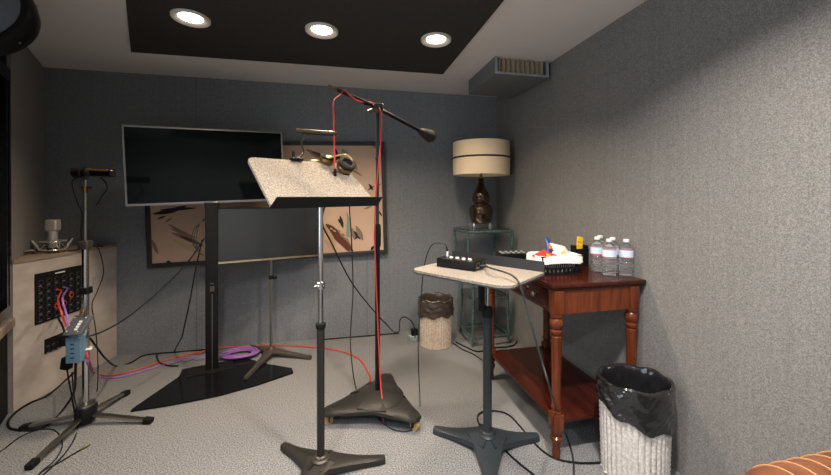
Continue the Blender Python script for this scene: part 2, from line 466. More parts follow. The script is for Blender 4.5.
# ------------------------------------------------------------------ condenser microphone in a shock mount, lying on the ledge
mp = V((-2.005, 2.985, .9485))
t = thing('studio_microphone', 'silver studio microphone upright in a spider shock mount on the oak ledge', 'microphone', mp)
obj('grille', B().rbox((-.034, -.028, .155), (.034, .028, .235), .010), mat('champagne mesh', (.55, .52, .47), .45, .4, bump=.6, bscale=350), t)
m_nickel = mat('satin nickel', (.55, .54, .51), .3, .5)
obj('body', B().lathe([(.024, .035), (.026, .04), (.026, .14), (.030, .154)], n=24), m_nickel, t)
b = B()
for z, r in ((.022, .062), (.082, .068)):
    b.tube([(r*cos(2*pi*k/20), r*sin(2*pi*k/20), z) for k in range(21)], .004, n=6, smooth=2)
for k in range(4):
    a = pi/4+k*pi/2; b.tube([(q_*cos(a+w_), q_*sin(a+w_), z_) for q_, w_, z_ in ((.035, -.3, .018), (.066, -.25, .024), (.100, -.12, .092), (.074, .0, .050), (.104, .12, .088), (.070, .25, .024), (.045, .2, .060))], .0042, n=6, smooth=0)
obj('shock_mount', b, m_nickel, t)
b = B()
for k in range(8):
    a = k*pi/4; a2 = a+pi/8
    b.cyl((.066*cos(a), .066*sin(a), .082), (.027*cos(a2), .027*sin(a2), .06), .0015, n=5).cyl((.027*cos(a2), .027*sin(a2), .06), (.06*cos(a+pi/4), .06*sin(a+pi/4), .022), .0015, n=5)
obj('elastic_cord', b, m_rubber, t)
b = B().cyl((-.07, -.05, .024), (-.14, -.14+.01, .02), .012, n=12).cyl((-.07, -.05, .005), (-.07, -.05, .05), .012, n=12).box((-.16, -.15, 0), (-.11, -.10, .018))
b.cyl((0, 0, 0.0), (0, 0, .034), .03, n=20)
obj('mount_arm', b, m_dsteel, t)
tag(obj('ledge_cable', B().tube([mp+V((.07, .03, .005)), mp+V((.11, .10, .006)), mp+V((.15, .17, .02)), mp+V((.18, .22, .006)), mp+V((.12, .26, .006)), mp+V((.02, .24, .006))], .005), m_cable),
    'short black cable curled on the oak ledge beside the silver microphone', 'cable')

# ------------------------------------------------------------------ left microphone stand
ms = V((-1.478, 2.437, 0))
t = thing('microphone_stand', 'chrome microphone stand with four flat legs in front of the oak cabinet', 'microphone stand', ms)
obj('hub', B().lathe([(.048, .026), (.052, .032), (.052, .105), (.046, .112)], n=28), m_black, t)
obj('hub_cap', B().lathe([(.047, .1125), (.045, .122), (.024, .128)], n=28), m_steel, t)
tips = [atz(28, 467, .02), atz(152, 420, .02), atz(128, 391, .02), atz(21, 427, .02)]
for q in tips:
    q = V(q)-ms; d = V((q.x, q.y, 0)).normalized()
    lg = obj('leg', B().bar(d*.045+V((0, 0, .055)), V((q.x, q.y, .018)), .026, .014), m_steel, t)
    obj('rubber_foot', B().bar(V((q.x, q.y, .017))-d*.045+V((0, 0, .004)), V((q.x, q.y, .015)), .033, .026), m_rubber, lg)
obj('lower_tube', B().cyl((0, 0, .12), (0, 0, 1.06), .0165, n=20), m_chrome, t)
obj('upper_tube', B().cyl((.0, 0, 1.06), (.002, 0, 1.445), .0085, n=14), m_steel, t)
obj('clutch', B().rbox((-.026, -.026, 1.035), (.026, .026, 1.085), .006), m_dsteel, t)
cla = obj('clamp', B().rbox((-.024, -.024, .77), (.024, .024, .81), .006), m_black, t)
obj('thumb_screw', B().cyl(RT*.028+V((0, 0, .79)), RT*.046+V((0, 0, .79)), .005, n=8).cyl(RT*.046+V((0, 0, .765)), RT*.055+V((0, 0, .87)), .005, n=8), m_chrome, cla)
obj('top_knob', B().cyl((-.025, 0, 1.40), (.03, 0, 1.40), .008, n=10).lathe([(.011, 1.365), (.013, 1.37), (.013, 1.40), (.010, 1.405)], n=14), m_brass, t)
obj('cable_tie', B().tube([(.026*cos(2*pi*k/12), .026*sin(2*pi*k/12), .445+.004*sin(k*2)) for k in range(13)], .006, n=6), m_white, t)
# microphone on top, lying level
mm = V(ms)+V((.0, 0, 1.447))
t = thing('shotgun_microphone', 'short black microphone lying level on top of the chrome stand', 'microphone', mm)
def rl(u, v, w=0): return RT*u*.9+UP*v+FW*w
b = B().cyl(rl(-.062, .040), rl(-.01, .040), .032, n=20).cyl(rl(-.075, .038), rl(-.062, .040), .022, .032, n=20)
obj('foam_head', b, m_blackmatte, t)
obj('body', B().cyl(rl(-.01, .040), rl(.185, .037), .025, n=20).cyl(rl(.185, .037), rl(.192, .037), .025, .018, n=20), m_blackgloss, t)
obj('gold_stripe', B().bar(rl(.06, .056, -.019), rl(.165, .054, -.019), .007, .010), mat('gold stripe', (.75, .38, .08), .3, .6), t)
b = B().cyl(rl(.018, .04), rl(.05, .04), .0265, n=16)
obj('mounting_ring', b, m_dsteel, t)
obj('clip', B().rbox(rl(-.018, -.002)-V((0, .012, 0)), rl(.018, .02)+V((0, .012, 0)), .004), m_dsteel, t)
b = B().tube([mm+rl(.10, .015), mm+rl(.135, -.02), mm+rl(.145, -.055), mm+rl(.11, -.10), mm+rl(.09, -.135), mm+rl(.075, -.15)], .004)
tag(obj('microphone_lead', b, m_cable), 'short black lead curling down to the right from the level microphone', 'cable')
b = B().tube([mm+rl(-.055, .010), mm+rl(-.085, -.012), mm+rl(-.075, -.07), mm+rl(-.05, -.14), mm+rl(-.021, -.20), mm+rl(-.026, -.30), mm+rl(-.024, -.375)], .0025)
tag(obj('thin_microphone_lead', b, m_cable), 'thin black wire from the level microphone down the chrome stand', 'cable')

# boxes clamped on that stand
bx = atd(77.5, 325, 1.985)
t = thing('interface_box', 'flat grey metal box with white marks clamped on the chrome stand', 'audio box', bx)
lidn = (-FW*.86+UP*.50+RT*.05).normalized()
eu = (RT*.985+UP*.05).normalized(); ev = lidn.cross(eu).normalized(); lidn = eu.cross(ev)
MT = Matrix((eu, ev, lidn)).transposed().to_4x4()
def tb(a, c, bev=0): 
    b = B(); b.T = MT; b.box(a, c, 0, bev); return b
sk = B(); sk.T = MT @ Matrix(((1, .22, 0, 0), (0, 1, 0, 0), (0, 0, 1, 0), (0, 0, 0, 1)))
sk.rbox((-.050, -.054, -.020), (.050, .054, .004), .004)
obj('lid', sk, m_greybox, t)
for k in range(4):
    b = B(); b.T = MT; b.box((-.004+k*.003, -.030+k*.014, .0042), (.014+k*.003, -.019+k*.014, .0050)); obj('printed_mark', b, m_white, t)
for x, y in ((-.032, .038), (-.046, -.036), (.032, .036), (.018, -.040)):
    b = B(); b.T = MT; b.box((x, y, .0042), (x+.006, y+.006, .0048)); obj('printed_mark', b, m_white, t)
b = B()
for k in range(2): b.cyl(UP*.05+RT*(-.004+.03*k)+FW*.02, UP*.10+RT*(.0+.03*k)+FW*.03, .006, n=10)
obj('plug', b, m_brass, t)
bb = atd(76, 348, 2.02)
t = thing('blue_power_box', 'upright blue box hanging under the grey metal box', 'power supply', bb)
b = B(); b.T = Matrix.Rotation(YAW+.25, 4, 'Z'); b.rbox((-.036, -.025, -.078), (.036, .03, .070), .004); obj('case', b, m_bluebox, t)
for k in range(4):
    b = B(); b.T = Matrix.Rotation(YAW+.25, 4, 'Z'); b.box((-.012, -.0262, -.05+.026*k), (.006, -.0253, -.043+.026*k)); obj('printed_mark', b, m_cablegrey, t)
ab = atd(66, 339, 2.06)
b = B(); b.T = Matrix.Rotation(YAW, 4, 'Z'); b.lathe([(.022, -.035), (.032, -.03), (.034, .03), (.024, .038)], n=20)
tag(obj('cable_plug_block', b, m_blackmatte, None, ab), 'round black plug block tucked left of the blue box', 'plug')
ab = atd(67, 363, 2.05)
t = thing('power_adapter', 'small black power brick dangling left of the blue box', 'power adapter', ab)
b = B(); b.T = Matrix.Rotation(YAW, 4, 'Z') @ Matrix.Rotation(.15, 4, 'Y'); b.rbox((-.024, -.018, -.035), (.024, .018, .035), .005); obj('case', b, m_black, t)
obj('lead', B().tube([(0, 0, .034), (.005, 0, .07), (.02, -.01, .10), (.03, -.02, .13)], .004), m_cable, t)
obj('lead', B().tube([(0, 0, -.034), (.008, 0, -.10), (.02, .005, -.20), (.03, .01, -.30), (.05, .0, -.37)], .004), m_cable, t)

# ------------------------------------------------------------------ television on its floor stand
tp = V((-.970, 2.965, 0))
t = thing('television', 'large dark flat screen television on a black pole stand with floor plate', 'television', tp)
ty, troll = .271, radians(2.2)
tc = V((-.990, 3.002, 1.584))-tp
TM = Matrix.Translation(tc) @ Matrix.Rotation(ty, 4, 'Z') @ Matrix.Rotation(-troll, 4, 'Y')
w, h = 1.062, .575
def TB(): 
    b = B(); b.T = TM; return b
obj('back_shell', TB().rbox((-w/2+.004, -.002, -h/2+.004), (w/2-.004, .030, h/2-.004), .006), m_black, t)
b = TB()
for a, c in (((-w/2, -.010, -h/2), (-w/2+.011, .004, h/2)), ((w/2-.011, -.010, -h/2), (w/2, .004, h/2)), ((-w/2+.011, -.010, h/2-.011), (w/2-.011, .004, h/2)), ((-w/2+.011, -.010, -h/2), (w/2-.011, .004, -h/2+.016))): b.box(a, c)
obj('bezel', b, m_silver, t)
obj('screen', TB().box((-w/2+.011, -.006, -h/2+.016), (w/2-.011, -.002, h/2-.011)), m_screen, t)
# maker's mark on the bezel: the letters L and G
b = B(); b.T = TM @ Matrix.Translation((.02, -.0103, -h/2+.002)) @ Matrix.Rotation(pi/2, 4, 'X')
b.prism([(-.012, 0), (-.003, 0), (-.003, .0025), (-.0095, .0025), (-.0095, .012), (-.012, .012)], 0, .0006)
b.prism([(.011, .012), (.001, .012), (.001, 0), (.011, 0), (.011, .0065), (.006, .0065), (.006, .0045), (.0085, .0045), (.0085, .0025), (.0035, .0025), (.0035, .0095), (.011, .0095)], 0, .0006)
obj('maker_mark', b, m_white, t)
b = B(); b.T = Matrix.Rotation(ty, 4, 'Z'); b.rbox((-.046, -.014, .014), (.040, .008, 1.30), .004)
b.box((-.050, -.010, 1.255), (.050, .085, 1.30)); b.box((-.050, .075, 1.30), (.050, .095, 1.75)); b.box((-.22, .076, 1.45), (.22, .092, 1.72))
pole = obj('pole', b, m_black, t)
b = B(); b.T = Matrix.Rotation(ty, 4, 'Z')
b.box((-.015, -.0155, .62), (.015, -.0142, .66)).box((-.012, -.0155, .675), (.012, -.0142, .685)).box((-.004, -.0155, .02), (.004, -.0142, .6))
obj('pole_port', b, m_dsteel, pole)
fp = [V((-1.283, 2.505, 0)), V((-1.06, 2.525, 0)), V((-.818, 2.572, 0)), V((-.58, 2.665, 0)), V((-.355, 2.792, 0)), V((-.375, 2.86, 0)), V((-.62, 3.00, 0)), V((-.78, 3.13, 0)), V((-1.20, 3.02, 0)), V((-1.175, 2.90, 0)), V((-1.275, 2.555, 0))]
fp = [p-tp for p in fp]
obj('floor_plate', B().prism([(p.x, p.y) for p in fp], .001, .014), m_blackgloss, t)
b = B(); b.T = Matrix.Rotation(ty, 4, 'Z'); b.rbox((-.16, -.06, .0145), (.14, .09, .020), .002); obj('pole_foot', b, m_black, t)
# hanging lead bundle by the pole
b = B()
for k in range(3):
    b.tube([(-.055+.01*k, -.02, 1.18), (-.09-.012*k, -.025, 1.10), (-.10-.012*k, -.03, 1.00), (-.075, -.03, .92), (-.05, -.025, .90)], .0035)
tag(obj('cable_loop', b, m_cablegrey, None, tp), 'loop of dark leads hanging beside the television pole', 'cable')

# ------------------------------------------------------------------ small monitor on its own stand
mb = V((-.580, 3.095, 0))
t = thing('monitor', 'smaller monitor with gold lower edge on a thin pole stand behind the television', 'monitor', mb)
mc = V((-.565, 3.110, 1.039))-mb
MM = Matrix.Translation(mc) @ Matrix.Rotation(.29, 4, 'Z')
w, h = .808, .436
def MB_():
    b = B(); b.T = MM; return b
obj('back_shell', MB_().rbox((-w/2+.003, 0, -h/2+.003), (w/2-.003, .032, h/2-.003), .006), m_black, t)
obj('screen', MB_().box((-w/2+.008, -.004, -h/2+.016), (w/2-.008, -.0005, h/2-.008)), m_screen2, t)
b = MB_().box((-w/2, -.006, -h/2), (-w/2+.008, .002, h/2)).box((w/2-.008, -.006, -h/2), (w/2, .002, h/2)).box((-w/2+.008, -.006, h/2-.008), (w/2-.008, .002, h/2))
obj('bezel', b, m_black, t)
obj('lower_edge', MB_().box((-w/2, -.008, -h/2), (w/2, .004, -h/2+.015)), m_gold, t)
obj('pole', B().cyl((0, .06, .05), (0, .06, 1.05), .0115, n=14), m_steel, t)
b = B().box((-.03, .050, .96), (.03, .085, 1.1)); obj('mount', b, m_black, t)
obj('knob', B().cyl((.014, .05, .665), (.045, .035, .665), .014, n=12).lathe([(.018, .65), (.018, .68)], (0, .06, 0), n=16), m_black, t)
b = B(); tps = [V(atz(245, 378, .025))-mb, V(atz(311, 357, .02))-mb, V((-.20, .24, 0))]
b.T = Matrix.Translation((0, .06, 0)); b.star([(p.x, p.y-.06) for p in tps], .10, .03, .062, .034, .022)
b.lathe([(.035, .035), (.03, .06), (.02, .075), (.016, .08)], n=20)
obj('tripod_base', b, m_castgrey, t)
for v in b.v: pass

# ------------------------------------------------------------------ framed painting on the back wall, hung slightly crooked
pc = V((-.600, 3.4015, 1.310))
t = thing('framed_painting', 'wide peach painting of dark blossom sprays in a dark frame on the back wall', 'painting', pc)
t.rotation_euler[1] = -radians(1.6)
w, h, fw_ = 2.056, 1.086, .036
b = B()
b.rbox((-w/2, -.014, -h/2), (-w/2+fw_, .028, h/2), .004).rbox((w/2-fw_, -.014, -h/2), (w/2, .028, h/2), .004)
b.rbox((-w/2+fw_, -.014, h/2-fw_), (w/2-fw_, .028, h/2), .004).rbox((-w/2+fw_, -.014, -h/2), (w/2-fw_, .028, -h/2+fw_), .004)
obj('frame', b, m_pframe, t)
RI = Matrix.Rotation(radians(1.6), 4, 'Y')
def lp(x, y): 
    q = RI @ (aty(x, y, 3.4) - pc); return (q.x, q.z)
b = B().box((-w/2+fw_, 0, -h/2+fw_), (w/2-fw_, .010, h/2-fw_))
layer = [0]
def stroke(pts, mi):
    layer[0] += 1; y = -.0004-.00012*layer[0]
    P = [lp(*p) for p in pts]; b._add([(x, y, z) for x, z in P], [tuple(range(len(P)))], mi)
def leaf(x0, y0, x1, y1, wd_, mi, bend=0.0):
    """a tapering brush stroke"""
    n = 7; A = []; Bq = []
    dx, dy = x1-x0, y1-y0; L = hypot(dx, dy); nx, ny = -dy/L, dx/L
    for k in range(n+1):
        u = k/n; ww = wd_*sin(pi*min(max(u, .04), .97))**.7*.5; o = bend*sin(pi*u)
        A.append((x0+dx*u+nx*(ww+o), y0+dy*u+ny*(ww+o))); Bq.append((x0+dx*u+nx*(o-ww), y0+dy*u+ny*(o-ww)))
    stroke(A+Bq[::-1], mi)
# mats: 1 grey brown, 2 dark, 3 red brown, 4 teal, 5 pale
# left part
leaf(153, 214, 186, 206, 5, 2, 1); leaf(160, 210, 196, 208, 3, 2); leaf(157, 219, 166, 216, 2, 2); leaf(165, 222, 172, 218, 2, 1)
leaf(168, 224, 196, 238, 3, 1, 1); leaf(172, 233, 203, 246, 5, 1, -1); leaf(174, 240, 204, 253, 6, 5, 1); leaf(180, 236, 200, 244, 3, 3); leaf(170, 228, 188, 236, 2, 1)
leaf(152, 240, 158, 254, 4, 1); leaf(166, 264, 171, 262, 5, 2)
# right part, upper
leaf(306, 149, 330, 160, 5, 1, 1); leaf(312, 152, 326, 157, 3, 3); leaf(334, 147, 338, 157, 3, 2); leaf(336, 152, 340, 160, 3, 2)
stroke([(342, 148), (348, 152), (347, 162), (341, 166)], 4); leaf(352, 160, 357, 170, 4, 1); leaf(326, 160, 340, 157, 5, 2); leaf(350, 168, 362, 176, 2, 1)
leaf(371, 145, 380, 149, 2, 1); leaf(369, 184, 373, 190, 2.5, 2); leaf(376, 186, 381, 184, 2, 1); leaf(368, 190, 374, 186, 1.5, 2)
# right part, lower
leaf(323, 226, 352, 249, 10, 1, -2); leaf(330, 231, 353, 251, 7, 3); leaf(326, 224, 340, 236, 6, 3); leaf(338, 238, 350, 252, 4, 3)
leaf(340, 216, 343, 228, 3.4, 2); leaf(338, 219, 342, 224, 2.4, 2); stroke([(347, 211), (350, 220), (350, 238), (346, 236)], 4); leaf(352, 228, 355, 240, 4, 1)
leaf(354, 231, 360, 239, 3.2, 2); leaf(355, 239, 359, 234, 2.4, 2); leaf(356, 226, 363, 240, 5, 1); leaf(322, 222, 336, 244, 4, 5); leaf(325, 240, 345, 254, 6, 5, 1)
leaf(371, 250, 374, 246, 3, 2); leaf(364, 209, 372, 206, 1.6, 1); leaf(378, 210, 382, 216, 1.6, 2)
for q in ((333, 230), (340, 232), (344, 236), (330, 228)): leaf(q[0], q[1], q[0]+3, q[1]+1.6, 1.8, 5)
obj('canvas', b, [m_canvas, mat('ink grey brown', (.26, .18, .13), .8), mat('ink dark', (.022, .018, .016), .8), mat('ink red brown', (.13, .035, .02), .8), mat('ink teal', (.24, .30, .26), .8), mat('ink pale', (.55, .40, .25), .8)], t)

# ------------------------------------------------------------------ sheet music stand in the middle
fb = V((-.098, 1.770, 0))
t = thing('music_stand', 'tall music stand with tilted beige carpeted desk and black lip', 'music stand', fb)
dc = V((-.129, 1.738, 1.419)); dyaw, dtilt, dw, dh = .519, .604, .508, .380
DM = Matrix.Translation(dc-fb) @ Matrix.Rotation(dyaw, 4, 'Z') @ Matrix.Rotation(dtilt, 4, 'X')
def rrect(w, h, r, top=True, n=5):
    P = []
    for cx, cy, a0 in ((w/2-r, h/2-r, 0), (-w/2+r, h/2-r, pi/2)):
        for k in range(n+1):
            a = a0+pi/2*k/n; P.append((cx+r*cos(a), cy+r*sin(a)))
    P += [(-w/2, -h/2), (w/2, -h/2)]
    return P
b = B(); b.T = DM; b.prism(rrect(dw, dh, .035), -.012, .002)
obj('desk', b, m_felt, t)
b = B(); b.T = DM; b.prism(rrect(dw-.01, dh-.01, .03), -.017, -.0125); obj('desk_back', b, m_desk, t)
b = B(); b.T = DM; yl = -dh/2
n = 6
b._add([(-dw/2-.004, yl-.003, -.017), (dw/2+.012, yl-.003, -.012), (dw/2+.022, yl-.003, .040), (-dw/2+.016, yl-.003, .040),
        (-dw/2-.004, yl-.0005, -.017), (dw/2+.012, yl-.0005, -.012), (dw/2+.022, yl-.0005, .040), (-dw/2+.016, yl-.0005, .040)],
       [(0,1,2,3),(4,7,6,5),(0,4,5,1),(1,5,6,2),(2,6,7,3),(3,7,4,0)])
obj('lip', b, m_blackmatte, t)
b = B().cyl((0, 0, .70), (0, 0, 1.335), .0125, n=18); obj('upper_tube', b, m_chrome, t)
b = B().cyl((0, 0, 1.325), (0, 0, 1.345), .02, n=14); b.cyl((-.035, -.01, 1.345), (.035, .01, 1.345), .013, n=12)
b2 = Matrix.Translation((0, 0, 0)); b.T = DM; b.box((-.06, -.06, -.045), (.06, .03, -.0175)); obj('tilt_bracket', b, m_black, t)
obj('collar', B().lathe([(.020, 1.045-.15), (.021, 1.05-.15), (.021, 1.075-.15), (.014, 1.08-.15)], n=20).cyl((.014, -.01, .912), (-.03, -.02, .912), .007, n=10), m_chrome, t)
obj('clutch', B().lathe([(.021, .70), (.024, .705), (.024, .725), (.016, .73)], n=20), m_blackmatte, t)
obj('lower_tube', B().cyl((0, 0, .055), (0, 0, .71), .0185, n=20), m_cast, t)
tps = [V(atz(283, 443, .03))-fb, V(atz(385, 457, .025))-fb]
t3 = -(tps[0]+tps[1]); t3 = V((t3.x, t3.y, 0)).normalized()*.33
b = B().star([(p.x, p.y) for p in tps]+[(t3.x, t3.y)], .16, .045, .062, .03, .03)
obj('tripod_base', b, m_castgrey if False else m_cast, t)
obj('base_socket', B().lathe([(.042, .055), (.042, .064), (.032, .07), (.030, .078), (.022, .082)], n=24), m_dsteel, t)
for a in range(2):
    pass

# clip lamp on the stand
def dp(u, v, n=0): return DM @ V((u, v, n)) + fb   # point on the desk: across, up, out
k0 = atd(303, 160, 1.90)
t = thing('clip_lamp', 'small bronze clip-on lamp arching over the top of the carpeted desk', 'lamp', dp(-.02, .185, .0025))
o0 = V(t.location)
kx = V((cos(dyaw), sin(dyaw), 0))
P = [V((0, 0, .012)), atd(303.5, 153, 1.86)-o0, atd(301.5, 143, 1.82)-o0, atd(304, 137, 1.80)-o0, atd(309, 134.5, 1.78)-o0]
b = B(); b.T = Matrix.Rotation(dyaw, 4, 'Z'); b.rbox((-.03, -.018, 0.0), (.03, .018, .014), .004).cyl((-.018, 0, .012), (-.018, 0, .05), .004, n=8).cyl((-.010, 0, .012), (-.010, 0, .044), .003, n=8)
obj('clip', b, m_black, t)
obj('gooseneck', B().tube([V((.0, 0, .008))]+P[1:], .0045, n=8), m_dsteel, t)
h0, h1 = atd(298, 130.8, 1.76)-o0, atd(335, 133.5, 1.76)-o0
b = B().cyl(h0, h1, .011, n=16).ellipsoid(h0, .011, .011, .011).ellipsoid(h1, .011, .011, .011)
obj('lamp_head', b, mat('dark bronze', (.06, .045, .025), .35, .6), t)
obj('lamp_slot', B().bar(h0+(h1-h0)*.08+V((0, 0, -.011)), h0+(h1-h0)*.95+V((0, 0, -.011)), .014, .006), m_blackmatte, t)
b = B(); b.T = Matrix.Translation(atd(313.5, 161.5, 1.855)-o0) @ Matrix.Rotation(dyaw-.5, 4, 'Z') @ Matrix.Rotation(.5, 4, 'X'); b.ellipsoid((0, 0, .0), .034, .02, .010)
obj('clip_pad', b, m_brass, t)

# headphones lying on the desk's right top
hp0 = dp(.175, .12, .003)
t = thing('headphones', 'gold and black headphones resting on the upper right of the carpeted desk', 'headphones', hp0)
HM = Matrix.Rotation(dyaw, 4, 'Z') @ Matrix.Rotation(dtilt, 4, 'X')
def HB(*m):
    b = B(); b.T = HM
    for x in m: b.T = b.T @ x
    return b
ec = HB(Matrix.Translation((.035, -.022, .040)), Matrix.Rotation(.30, 4, 'X'))
ec.lathe([(.020, -.034), (.040, -.030), (.046, -.016), (.046, -.004), (.040, .004)], n=28, sy=1.0)
c1_ = obj('ear_cup', ec, m_brass, t)
e2 = HB(Matrix.Translation((.035, -.022, .040)), Matrix.Rotation(.30, 4, 'X')); e2.lathe([(.030, .001), (.044, .004), (.047, .012), (.043, .021), (.030, .024), (.022, .014), (.001, .012)], n=28)
obj('ear_cushion', e2, m_blackmatte, c1_)
ec = HB(Matrix.Translation((-.025, .072, .022)), Matrix.Rotation(-.15, 4, 'X'))
ec.lathe([(.018, -.026), (.036, -.022), (.040, -.010), (.040, 0), (.036, .006)], n=28)
c2_ = obj('ear_cup', ec, m_brass, t)
e2 = HB(Matrix.Translation((-.025, .072, .022)), Matrix.Rotation(-.15, 4, 'X')); e2.lathe([(.030, .004), (.040, .007), (.042, .014), (.034, .020), (.022, .012), (.001, .011)], n=28)
obj('ear_cushion', e2, m_blackmatte, c2_)
b = HB()
arc = [V((.078, -.02, .045)), V((.075, .02, .060)), V((.05, .046, .066)), V((.01, .045, .060)), V((-.025, .04, .052)), V((-.045, .06, .038))]
P = catmull(arc, 6); R_ = []
for i, p in enumerate(P):
    tt = (P[min(i+1, len(P)-1)]-P[max(i-1, 0)]).normalized(); o_ = (p-V((.0, .02, .03))).normalized(); o_ = (o_-tt*o_.dot(tt)).normalized(); s_ = tt.cross(o_)
    R_.append([p+s_*.013-o_*.004, p+s_*.013+o_*.004, p-s_*.013+o_*.004, p-s_*.013-o_*.004])
b.loft(R_, 0, True, True); obj('headband', b, m_cream, t)

# ------------------------------------------------------------------ boom microphone stand on casters
bo = V((.222, 2.186, 0))
t = thing('boom_stand', 'tall black boom stand on a three-caster iron base behind the music stand', 'microphone stand', bo)
w1, w2 = V((-.080, 2.130, 0)), V((.418, 1.962, 0)); w3 = V((.318, 2.459, 0))
tp3 = [w1-bo, w2-bo, w3-bo]
b = B()
for q in tp3:
    L = q.length; d = q.normalized(); a = V((-d.y, d.x, 0)); R_ = []
    for i in range(13):
        u = i/12; ww = (.085+(.36-.085)*(1-u)**1.25)/2; zt = .085+.034*(1-u)**1.1; zb = zt-.022-.02*sin(pi*min(u*1.1, 1))*0
        if u < .75: zb = zt-.03
        if i == 12: ww *= .7
        c = d*(L+.02)*u
        R_.append([c-a*ww+V((0,0,zb)), c+a*ww+V((0,0,zb)), c+a*ww*.97+V((0,0,zt-.012)), c+a*ww*.75+V((0,0,zt)), c-a*ww*.75+V((0,0,zt)), c-a*ww*.97+V((0,0,zt-.012))])
    b.loft(R_, 0, True, True)
b.lathe([(.150, .092), (.150, .104), (.135, .114), (.09, .127), (.04, .138), (.02, .140)], (.012, -.006, 0), n=40)
obj('base_casting', b, m_cast, t)
for q in tp3:
    d = q.normalized(); a = V((-d.y, d.x, 0)); c = q*.98
    cs = obj('caster', B().bar(c+a*.017+V((0, 0, .025)), c+a*.017+V((0, 0, .075)), .006, .03, up=tuple(a)).bar(c-a*.017+V((0, 0, .025)), c-a*.017+V((0, 0, .075)), .006, .03, up=tuple(a)).cyl(c+V((0, 0, .058)), c+V((0, 0, .072)), .024, n=14), m_black, t)
    obj('wheel', B().cyl(c-a*.013+V((0, 0, .0275)), c+a*.013+V((0, 0, .0275)), .0265, n=20), m_tan, cs)
obj('lower_tube', B().cyl((0, 0, .125), (0, 0, 1.16), .0155, n=18), m_black, t)
gr = B().lathe([(.016, 1.03), (.021, 1.04), (.023, 1.10), (.021, 1.16), (.016, 1.175)], n=18)
obj('grip_clutch', gr, m_rubber, t)
obj('upper_tube', B().cyl((0, 0, 1.16), (0, 0, 1.905), .0105, n=16).lathe([(.012, 1.575), (.014, 1.58), (.014, 1.59), (.012, 1.595)], n=14), m_greytube, t)
tip = atd(328.5, 85.5, 1.90)-bo; piv = atd(377.5, 108.0, 2.155)-bo; cwt = atd(424, 133, 2.40)-bo
dm = (piv-tip).normalized(); dq = (cwt-piv).normalized()
b = B().cyl(tip+dm*.05, piv, .011, n=12).cyl(piv, cwt-dq*.02, .012, n=12); obj('boom_arm', b, m_black, t)
obj('boom_grip', B().cyl(tip+dm*.17, tip+dm*.27, .013, .016, n=14), m_rubber, t)
obj('boom_tip', B().cyl(tip, tip+dm*.055, .0055, .009, n=12).cyl(tip+dm*.05, tip+dm*.075, .011, n=12), m_brass, t)
pb = B().rbox(piv-V((.034, .026, .028)), piv+V((.034, .026, .026)), .008)
cl_ = obj('boom_clutch', pb, m_dsteel, t)
obj('clutch_knob', B().cyl(piv-RT*.03-V((0, 0, .012)), piv-RT*.055-V((0, 0, .024)), .014, n=12).cyl(piv-FW*.022, piv-FW*.05, .016, n=14), m_dsteel, cl_)
obj('counterweight', B().cyl(cwt-dq*.045, cwt-dq*.015, .018, .028, n=18).cyl(cwt-dq*.015, cwt+dq*.06, .030, .046, n=20).cyl(cwt+dq*.06, cwt+dq*.085, .046, .034, n=20), m_cast, t)

# red cable on the boom with hanging connector
t = thing('red_microphone_cable', 'red cable wound along the boom arm and down the black pole', 'cable', bo)
W0 = atd(333, 176, 1.76)-bo
hang = [tip+dm*.085+V((0, 0, -.012)), atd(333.3, 101, 1.86)-bo, atd(333.6, 118, 1.84)-bo, atd(334.2, 145, 1.82)-bo, atd(334.8, 172, 1.80)-bo]
along = [tip+dm*.085+V((0, 0, -.012))-FW*.006]
for k in range(1, 7):
    u = k/7; c = tip.lerp(piv, .2+.78*u); along.append(c+V((0, 0, .014*cos(k*.95)))-FW*(.016+.003*sin(k*.95)))
down = [piv+RT*.022-V((0, 0, .03))-FW*.03, V((.02, -.012, 1.70)), V((.006, -.019, 1.55)), V((-.013, -.018, 1.35)), V((-.018, -.018, 1.12)), V((-.014, -.022, .9)), V((-.006, -.022, .7)), V((.004, -.025, .45)), V((.012, -.035, .25)), V((.018, -.07, .145)), V((.02, -.11, .10)), V((.021, -.13, .04))]
obj('hanging_end', B().tube(hang, .0042), m_red, t)
obj('cable_run', B().tube(along+down, .0042), m_red, t)
obj('connector', B().cyl(atd(334.8, 171, 1.80)-bo, atd(335, 181, 1.80)-bo, .009, n=14).cyl(atd(334.8, 169, 1.80)-bo, atd(334.8, 171, 1.80)-bo, .0055, n=10), m_black, t)
obj('floor_connector', B().cyl((.021, -.13, .045), (.021, -.135, .012), .009, n=12), mat('dark purple plug', (.10, .02, .06), .4), t)

# ------------------------------------------------------------------ second stand used as a flat side table
sb = V((.768, 1.752, 0))
t = thing('flat_music_stand', 'music stand set flat as a side table with beige carpet top and grey back lip', 'music stand', sb)
fc = V((.690, 1.735, .951)); fyaw, fw2, fh2 = -.934, .580, .400
FMx = Matrix.Translation(fc-sb) @ Matrix.Rotation(fyaw, 4, 'Z')
b = B(); b.T = FMx @ Matrix.Rotation(pi, 4, 'Z'); b.prism(rrect(fw2, fh2, .07, n=7), -.008, .003)
obj('desk', b, m_felt, t)
b = B(); b.T = FMx @ Matrix.Rotation(pi, 4, 'Z'); b.prism(rrect(fw2+.006, fh2+.006, .072, n=7), -.014, -.0085); obj('desk_back', b, m_desk, t)
b = B(); b.T = FMx; b.box((-fw2/2, fh2/2+.001, -.014), (fw2/2, fh2/2+.005, .058)); obj('lip', b, m_desk, t)
b = B().cyl((0, 0, .72), (0, 0, .915), .0115, n=16); obj('upper_tube', b, m_chrome, t)
b = B().rbox((-.06, -.06, .905), (.06, .06, .9365), .006); obj('tilt_bracket', b, m_black, t)
obj('grip_clutch', B().lathe([(.026, .70), (.029, .71), (.026, .745), (.015, .76)], n=18).rbox((-.052, -.018, .735), (-.022, .008, .90), .006), m_blackmatte, t)
obj('lower_tube', B().cyl((0, 0, .05), (0, 0, .715), .0235, n=20), m_greytube, t)
